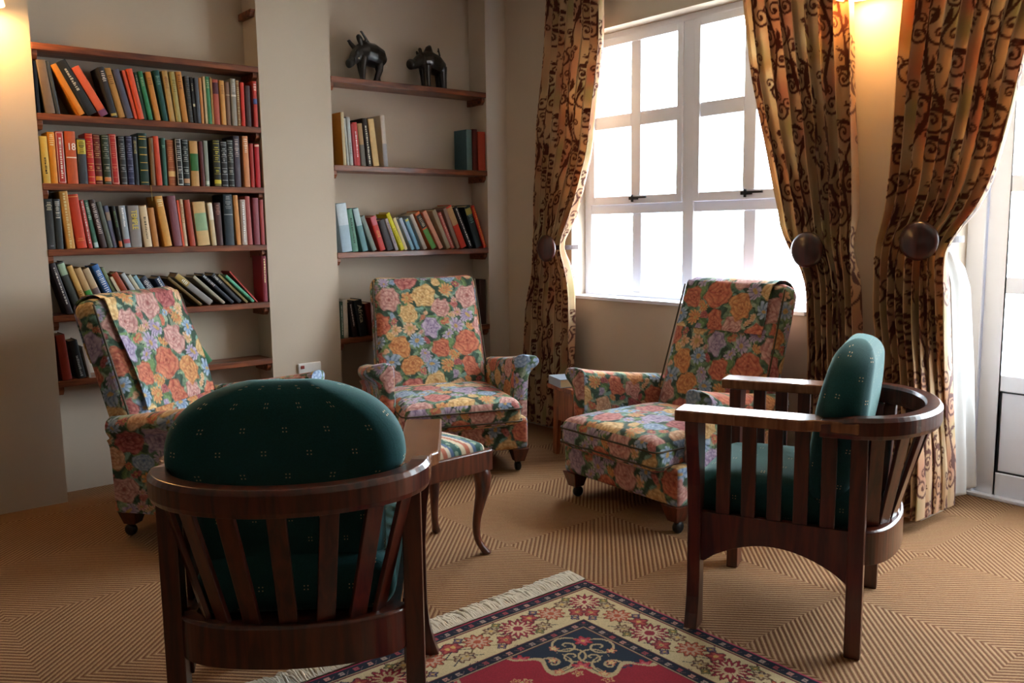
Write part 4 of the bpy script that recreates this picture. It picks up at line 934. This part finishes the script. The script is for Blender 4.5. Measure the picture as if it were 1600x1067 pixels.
# ------------------------------------------------------------------ oriental rug (knots coloured one by one)
RX0, RX1, RY0, RY1 = .74, 2.07, .20, 2.14
def build_rug():
    nx, ny = int((RX1 - RX0) / .0034), int((RY1 - RY0) / .0034); xs = np.linspace(RX0, RX1, nx + 1); ys = np.linspace(RY0, RY1, ny + 1)
    X, Y = np.meshgrid(xs, ys, indexing='ij'); x = X.ravel(); y = Y.ravel()
    ex = np.minimum(x - RX0, RX1 - x); ey = np.minimum(y - RY0, RY1 - y); e = np.minimum(ex, ey); along = np.where(ex < ey, ey, ex)   # distance from a corner along the edge
    g = np.random.default_rng(3); c = np.zeros((len(x), 3)); c[:] = rgb('9c1a2e')
    def put(m, h): c[m] = rgb(h)
    cream, navy = 'd0bc92', '12162a'
    # field: red ground, navy spandrel with cream scrolls near every corner, a medallion in the middle
    fx, fy = ex - .272, ey - .272; fld = (fx > 0) & (fy > 0)
    rr = np.hypot(fx / .27, fy / .27); ang = np.arctan2(fy, fx); lob = 1 + .10 * np.cos(ang * 12)
    sp = fld & (rr < lob); put(sp, '18263a'); put(fld & (np.abs(rr - lob) < .035), 'c2ad84')
    def curl(cx, cy, R, hand, h, w):
        for (px, py) in ((fx, fy), (fy, fx)):
            dx, dy = px - cx, py - cy; r = np.hypot(dx, dy); th = np.arctan2(dy, dx) * hand
            s = (r / R * 1.6 + th / (2 * math.pi)) % 1.0; put(sp & (r < R) & (s < w), h)
    for cx, cy, R, hd in ((.12, .05, .055, 1), (.22, .10, .06, -1), (.11, .15, .05, 1), (.30, .06, .05, 1), (.20, .22, .06, -1), (.34, .17, .045, 1)): curl(cx, cy, R, hd, 'bda880', .22)
    def flower(px, py, cx, cy, R, n, h1, h2, msk, ph=0., h3='d8b060'):
        dx, dy = px - cx, py - cy; r = np.hypot(dx, dy) / R; th = np.arctan2(dy, dx); ed = .78 + .22 * np.cos(n * th + ph)
        put(msk & (r < ed), h1); put(msk & (r < ed * .62), h2); put(msk & (r < .2), h3)
    for cx, cy in ((.06, .06), (.17, .17), (.28, .03), (.03, .28)): flower(fx, fy, cx, cy, .032, 6, 'b02c3c', 'c8606a', sp)
    for cx, cy in ((.16, .04), (.04, .16), (.24, .15), (.15, .24), (.09, .21), (.21, .09)): flower(fx, fy, cx, cy, .017, 5, 'c9785a', 'd8c090', sp)
    mx, my = (RX0 + RX1) / 2, (RY0 + RY1) / 2; mr = np.hypot((x - mx) / .26, (y - my) / .42); ma = np.arctan2(y - my, x - mx); put(fld & (mr < 1 + .08 * np.cos(16 * ma)), '18263a'); put(fld & (mr < .62 + .06 * np.cos(12 * ma)), cream); put(fld & (mr < .4), 'a2253a')
    for k in range(70):
        cx, cy = g.uniform(RX0 + .3, RX1 - .3), g.uniform(RY0 + .3, RY1 - .3); flower(x, y, cx, cy, g.uniform(.016, .03), 5, ['c8a878', '2a3350', 'd0946a'][k % 3], 'a2253a', fld & (rr > lob + .04) & (mr > 1.1))
    # cream main border with palmettes, rosettes and a vine
    mb = (e > .058) & (e < .226); put(mb, cream); vine = .142 + .045 * np.sin(along * 2 * math.pi / .30)
    put(mb & (np.abs(e - vine) < .0036), '6a5a34'); put(mb & (np.abs(e - (.284 - vine)) < .0022), '8a7848')
    per = .30; ph = (along - .13) % per; idx = np.floor((along - .13) / per)
    for cc, ce, R, n, h1, h2 in ((0, .142, .058, 14, '96283c', 'd8c09a'), (per, .142, .058, 14, '96283c', 'd8c09a'), (.15, .128, .043, 10, 'b4583c', 'c9a58c'), (.075, .175, .026, 5, '8e2c34', 'b45048'), (.225, .108, .026, 5, '8e2c34', 'b45048'),
                              (.075, .100, .024, 6, '7a5a44', 'bfa884'), (.225, .180, .024, 6, '7a5a44', 'bfa884'), (.11, .200, .014, 4, '2a3350', '8a6a70'), (.19, .085, .014, 4, '2a3350', '8a6a70'), (.04, .080, .014, 4, '5a6240', '8a7848'), (.26, .20, .014, 4, '5a6240', '8a7848')):
        dx, dy = ph - cc, e - ce; r = np.hypot(dx, dy) / R / (1.18 if n > 5 else 1.3); th = np.arctan2(dy, dx); ed = .84 + .16 * np.cos(n * th); m0 = mb & (along > .06)
        put(m0 & (r < ed), '5a2a2a'); put(m0 & (r < ed * .92), h1); put(m0 & (r < ed * (.60 + .12 * np.cos(n * th))), h2); put(m0 & (r < .24), h1 if n > 6 else 'd0a860')
    lf = mb & (np.abs(((along * 1.0 + e * 1.6) % .075) - .037) < .0035) & (np.sin(along * 42) > .55); put(lf, '2c2f3e')
    # the two navy guard bands and their lines
    for a, b, per in ((.012, .050, .046), (.231, .265, .044)):
        bm = (e >= a) & (e < b); put(bm, navy); q = (along % per) / per; k = np.floor(along / per).astype(int) % 3; me_ = (a + b) / 2; dx, dy = (q - .5) * per, e - me_
        st = np.abs(dx) + np.abs(dy) < .0115 - .004 * np.cos(4 * np.arctan2(dy, dx))
        put(bm & st & (k == 0), 'b98478'); put(bm & st & (k == 1), 'a08a80'); put(bm & st & (k == 2), '9c4048'); put(bm & (np.hypot(dx, dy) < .003), '3a2a34')
        put(bm & (np.abs(dx + dy * .8 - per * .42) < .0014), '6a5054')
    for a, b, h in ((0, .012, 'a83450'), (.050, .053, 'b8a078'), (.053, .058, '6a2a34'), (.226, .231, '6a2a34'), (.265, .268, 'b8a078'), (.268, .272, '6a2a34')): put((e >= a) & (e < b), h)
    c *= g.uniform(.86, 1.10, (len(x), 1))
    z = .006 + .0008 * np.sin(x * 9) * np.sin(y * 7) - .004 * np.exp(-e / .004); V = np.stack([x, y, z], 1); n = len(V); F = grid_faces(nx, ny)
    ring = np.concatenate([np.arange(0, ny), (np.arange(0, nx)) * (ny + 1) + ny, nx * (ny + 1) + np.arange(ny, 0, -1), np.arange(nx, 0, -1) * (ny + 1)])
    low = V[ring].copy(); low[:, 2] = .0005; V = np.concatenate([V, low]); c = np.concatenate([c, c[ring]]); m = len(ring); i = np.arange(m); j = (i + 1) % m
    F = np.concatenate([F, np.stack([ring[i], ring[j], n + j, n + i], 1)])
    t = thing('rug', 'red and cream oriental rug with navy border bands and white fringe', 'rug'); link('pile', mesh_np('rug_pile', V, F, None, c, False), t, M_RUG)
    f = MB(); rnd = random.Random(4)
    for yb, s in ((RY1, 1), (RY0, -1)):
        for k in range(420):
            xx = RX0 + .005 + (RX1 - RX0 - .01) * k / 419; L = rnd.uniform(.070, .105); dx = rnd.uniform(-.022, .022); b = .004 + .006 * rnd.random(); w = rnd.uniform(.003, .0055)
            P = [(xx, yb - s * .003, .006), (xx + dx * .4, yb + s * L * .4, b + .007), (xx + dx * .8, yb + s * L * .75, b + .004), (xx + dx, yb + s * L, .0025)]
            f.tube(P, [w, w * 1.1, w, w * .5], 4, False)
    o = f.build('fringe', M_FRINGE, t, 0, True); o['kind'] = 'stuff'
build_rug()

# ------------------------------------------------------------------ curtains
def curtain(label, Lk, Rk, ztop, zbot, nf, fabric, x0=3.465, shift=None, seed=0, u0=0.):
    """Lk / Rk: (z, y) knots of the two side edges; nf folds; shift(u, z) moves cloth away from the wall plane"""
    nu, nv = 300, 470; u = np.linspace(0, 1, nu + 1); z = np.linspace(zbot, ztop, nv + 1); U, Z = np.meshgrid(u, z, indexing='ij')
    Lz, Ly = np.array(sorted(Lk)).T; Rz, Ry = np.array(sorted(Rk)).T
    def cr(zz, kz, ky):
        f = np.interp(zz, kz, ky); d = .05; return (f + np.interp(zz - d, kz, ky) + np.interp(zz + d, kz, ky)) / 3
    L, Rr = cr(Z, Lz, Ly), cr(Z, Rz, Ry); W = np.abs(L - Rr); g = np.random.default_rng(seed); ph = g.uniform(0, 6.28, 4)
    tie = np.exp(-((Z - 1.15) / .10) ** 2)
    A = np.clip(.030 + .05 * (.55 - W), .018, .045) * (1 - .45 * tie); a = 2 * math.pi * nf * U
    wob = .5 * np.sin(2 * math.pi * 1.3 * U + ph[0]) + .25 * np.sin(Z * 2.1 + ph[1])
    fold = np.sin(a + wob + ph[2]); X = x0 - .012 + A * (fold + .28 * np.sin(2 * a + 1.3 * wob + ph[3]))
    Y = L + (Rr - L) * U + .55 * W / nf * .32 * np.cos(a + wob + ph[2])
    Y = np.clip(Y, np.minimum(L, Rr), np.maximum(L, Rr))
    X = X - .035 * tie + .004 * np.sin(Z * 9 + 8 * U)
    if shift: dx, dy = shift(U, Z); X = X + dx; Y = Y + dy
    V = np.stack([X, Y, Z], -1).reshape(-1, 3); n = len(V); th = np.array([.004, 0, 0]); F0 = grid_faces(nu, nv, 0, False)
    col = sample(SCROLL, (U * fabric + u0).ravel(), (Z + .35 * tie * (U - .5) * 0).ravel(), SSIZE)
    return V, F0, col, label
def curtain_obj(args):
    V, F, col, label = args; o = link('curtain', mesh_np('curtain', V, F, None, col), None, M_CURT)
    s = o.modifiers.new('thickness', 'SOLIDIFY'); s.thickness = .004; s.offset = 0
    return tag(o, label, 'curtain', 'scroll-print curtains tied back')
c1L = [(2.70, 3.86), (2.54, 3.884), (1.835, 3.984), (1.40, 4.01), (1.15, 3.96), (.95, 4.03), (.80, 4.09), (.277, 4.13), (.03, 4.12)]
c1R = [(2.70, 3.42), (2.447, 3.413), (2.299, 3.413), (1.672, 3.501), (1.40, 3.615), (1.231, 3.689), (1.132, 3.711), (.90, 3.66), (.49, 3.661), (.03, 3.67)]
curtain_obj(curtain('scroll-print curtain left of the window, near the room corner', c1L, c1R, 2.695, .055, 8, 1.25, seed=1))
c2L = [(2.70, 2.56), (2.269, 2.526), (1.943, 2.466), (1.639, 2.389), (1.40, 2.325), (1.197, 2.262), (1.14, 2.205), (1.0, 2.15), (.646, 2.13), (.03, 2.14)]
c2R = [(2.70, 2.01), (2.16, 1.984), (1.38, 1.938), (.68, 1.901), (.03, 1.89)]
curtain_obj(curtain('scroll-print curtain between the window and the warm wall strip', c2L, c2R, 2.695, .055, 8, 1.25, seed=2, u0=.21))
c3L = [(2.70, 1.75), (2.114, 1.757), (1.335, 1.785), (1.102, 1.82), (.903, 1.828), (.693, 1.80), (.03, 1.79)]
c3R = [(2.70, 1.10), (2.25, 1.20), (1.90, 1.295), (1.63, 1.34), (1.45, 1.382), (1.345, 1.416), (1.25, 1.47), (1.186, 1.524), (1.154, 1.532), (1.07, 1.54), (.92, 1.537), (.619, 1.545), (.03, 1.55)]
def sh3(U, Z):
    q = smooth((1.05 - Z) / .95); yt = 1.79 - .165 * np.minimum(U / .5, 1) - .008 * np.maximum(0, U - .5); return .25 * q * smooth((U - .5) / .5), q * (yt - (1.79 - .24 * U)) - .02 * q
curtain_obj(curtain('scroll-print curtain in front of the glazed door', c3L, c3R, 2.695, .050, 9, 1.45, seed=3, u0=.4, shift=sh3))
# white lining hanging free behind the door curtain
nu, nv = 40, 90; u = np.linspace(0, 1, nu + 1); z = np.linspace(.055, 1.13, nv + 1); U, Z = np.meshgrid(u, z, indexing='ij')
xl = np.interp(Z, [.05, .6, 1.0, 1.13], [3.80, 3.74, 3.68, 3.60]); xr = np.interp(Z, [.05, .65, .97, 1.06, 1.13], [4.055, 3.955, 3.885, 3.82, 3.70]); X = xl + (xr - xl) * U
Y = 1.655 - .03 * (1 - U) + .014 * np.sin(U * 11 + Z * .6)
o = link('curtain_lining', mesh_np('lining', np.stack([X, Y, Z], -1).reshape(-1, 3), grid_faces(nu, nv)), None, M_LINING)
s = o.modifiers.new('thickness', 'SOLIDIFY'); s.thickness = .003; tag(o, 'plain white lining hanging beside the glazed door', 'curtain lining')
# round wooden holdbacks with straps
def holdback(y, z, wall_y, label, y_strap):
    t = thing('curtain_holdback', label, 'holdback', (3.36, y, z), 0, 'round wooden curtain holdbacks')
    M = Matrix.Rotation(-math.pi / 2, 4, 'Y')
    MB().lathe([(.0005, .024), (.030, .024), (.040, .019), (.052, .019), (.066, .014), (.077, .004), (.075, -.006), (.060, -.012), (.0005, -.014)], 36, M).build('disc', M_HOLD, t, 0, True)
    MB().tube([(.01, 0, 0), (.10, (wall_y - y) * .5, 0), (3.568 - 3.36, wall_y - y, 0)], .011, 10).build('stem', M_HOLD, t, 0, True)
    ys = np.linspace(0, y_strap - y, 14); P = []
    for q in np.linspace(0, 1, 14): P.append((.015 + .15 * q ** 2, (y_strap - y) * math.sin(q * math.pi / 2), .004))
    MB().sweep(P, [(-.002, -.013), (.002, -.013), (.002, .013), (-.002, .013)]).build('strap', M_STRAP, t)
holdback(3.79, 1.130, 3.84, 'round wooden holdback on the curtain left of the window', 3.70)
holdback(2.105, 1.140, 2.12, 'round wooden holdback on the curtain right of the window', 2.235)
holdback(1.622, 1.180, 1.70, 'round wooden holdback on the curtain before the glazed door', 1.525)

# ------------------------------------------------------------------ wall lamps (warm bulbs)
def wall_lamp(loc, out, label):
    t = thing('wall_lamp', label, 'lamp', loc, 0, 'warm wall lamps'); o = Vector(out)
    MB().lathe([(.0005, 0), (.045, 0), (.045, .010), (.03, .018), (.0005, .02)], 24, o.to_track_quat('Z', 'Y').to_matrix().to_4x4()).build('backplate', M_BRASS, t, 0, True)
    MB().tube([o * .01, o * .06 + Vector((0, 0, .05)), o * .11 + Vector((0, 0, .06)), o * .13 + Vector((0, 0, .03))], .007, 8).build('bracket', M_BRASS, t, 0, True)
    c = o * .13
    MB().lathe([(.022, .03), (.040, .015), (.062, -.03), (.078, -.085), (.082, -.105), (.079, -.105), (.075, -.085), (.058, -.03), (.036, .011), (.020, .026)], 28, Matrix.Translation(c)).build('glass_shade', M_SHADE, t, 0, True)
    MB().ball(c + Vector((0, 0, -.045)), .024).build('bulb', emit_mat('warm_bulb', 'ffb45a', 40.), t, 0, True)
    l = bpy.data.lights.new('bulb_light', 'POINT'); l.energy = LAMP_WATT; l.color = (1.0, .58, .22); l.shadow_soft_size = .03
    lo = bpy.data.objects.new('bulb_light', l); COL.objects.link(lo); lo.parent = t; lo.location = c + Vector((0, 0, -.10))
wall_lamp((XW, 1.965, 2.27), (-1, 0, 0), 'warm wall lamp with opal glass shade between the curtains')
wall_lamp((.690, YW, 2.30), (0, -1, 0), 'warm wall lamp at the left edge beside the bookshelves')

# ------------------------------------------------------------------ carved animals
def carve(name, label, loc, rz, parts, voxel=.0036):
    me = parts.mesh(name, True); o = bpy.data.objects.new(name, me); COL.objects.link(o); r = o.modifiers.new('remesh', 'REMESH'); r.mode = 'VOXEL'; r.voxel_size = voxel; r.use_smooth_shade = True
    s = o.modifiers.new('smooth', 'SMOOTH'); s.iterations = 3; s.factor = .5
    m2 = bpy.data.meshes.new_from_object(o.evaluated_get(bpy.context.evaluated_depsgraph_get())); bpy.data.objects.remove(o); bpy.data.meshes.remove(me)
    m2.materials.clear(); m2.polygons.foreach_set('use_smooth', [True] * len(m2.polygons))
    t = thing(name, label, 'figurine', loc, rz, 'carved dark animals'); link('body', m2, t, M_EBONY); return t
M_BONE = plain('bone_inlay', 'd8d0c0', .4)
p = MB()   # standing boar, head low to the left (-X)
p.tube([(-.075, 0, .155), (-.04, 0, .158), (.02, 0, .152), (.07, 0, .140), (.10, 0, .118)], [.044, .062, .067, .060, .040], 16); p.tube([(-.065, 0, .160), (-.10, -.004, .13), (-.125, -.008, .105)], [.042, .034, .028], 12)
p.tube([(-.118, -.008, .112), (-.145, -.01, .088), (-.158, -.01, .080)], [.027, .024, .024], 12); p.tube([(-.158, -.01, .080), (-.165, -.01, .078)], [.027, .022], 12)
for x0, x1, y, r in ((-.062, -.075, -.026, .019), (-.050, -.028, .024, .018), (.062, .030, -.024, .020), (.080, .100, .024, .019)):
    p.tube([(x0, y, .13), ((x0 + x1) / 2 + (.012 if x0 > 0 else -.004), y, .07), (x1, y, .012), (x1 - .004, y, .002)], [r * 1.35, r, r * .78, r * .95], 10)
p.tube([(-.070, -.020, .190), (-.088, -.026, .222), (-.100, -.028, .238), (-.104, -.028, .244)], [.012, .018, .014, .004], 8); p.tube([(-.095, .014, .180), (-.118, .018, .200), (-.128, .018, .212), (-.140, .018, .208)], [.014, .012, .010, .004], 8)
p.tube([(-.135, -.034, .088), (-.142, -.044, .104), (-.150, -.042, .116)], [.007, .006, .003], 8); p.tube([(-.112, -.03, .150), (-.120, -.04, .158)], [.010, .005], 8)
p.tube([(.004, 0, .205), (-.012, -.004, .226), (-.036, -.006, .250), (-.056, -.008, .268), (-.066, -.008, .268)], [.016, .0085, .0075, .0075, .005], 8)
for k in range(7): p.ball((-.05 + .022 * k, 0, .222 - .004 * k - .0004 * k * k), .011, 8)
f1 = carve('carved_boar', 'black carved wooden boar with raised ears, left figure on the top shelf', (2.628, 4.475, 2.0865), math.radians(12), p)
MB().ball((-.112, -.041, .112), .005, 8).build('inlaid_eye', M_BONE, f1); MB().ball((.098, -.040, .095), .005, 8).build('bone_inlay', M_BONE, f1)
p = MB()   # hump-backed beast, head level to the left
p.tube([(-.07, 0, .152), (-.02, 0, .158), (.04, 0, .144), (.085, 0, .122)], [.048, .062, .061, .050], 16); p.tube([(-.07, 0, .155), (-.11, -.004, .135), (-.135, -.006, .122)], [.042, .032, .027], 12); p.tube([(-.130, -.006, .125), (-.160, -.006, .122), (-.170, -.006, .120)], [.028, .032, .024], 12)
for x0, x1, y, r in ((-.05, -.045, -.026, .024), (-.03, -.022, .024, .024), (.075, .085, -.024, .026), (.092, .096, .024, .024)):
    p.tube([(x0, y, .13), ((x0 + x1) / 2, y, .07), (x1, y, .012), (x1, y, .002)], [r * 1.3, r, r * .85, r * .95], 10)
p.tube([(-.010, 0, .20), (-.004, 0, .236), (.006, 0, .246)], [.034, .020, .012], 10); p.tube([(-.085, -.02, .185), (-.098, -.024, .215), (-.10, -.024, .222)], [.013, .011, .005], 8); p.tube([(-.075, .02, .19), (-.082, .024, .212)], [.012, .006], 8)
p.tube([(.082, 0, .165), (.084, 0, .20), (.074, 0, .238), (.072, 0, .246)], [.009, .006, .005, .005], 8); p.tube([(.074, 0, .236), (.064, 0, .222)], [.005, .003], 8)
for k in range(6): p.ball((.02 + .012 * k, 0, .214 - .007 * k), .009, 8)
carve('carved_beast', 'black carved wooden hump-backed beast, right figure on the top shelf', (3.045, 4.475, 2.0865), math.radians(8), p)
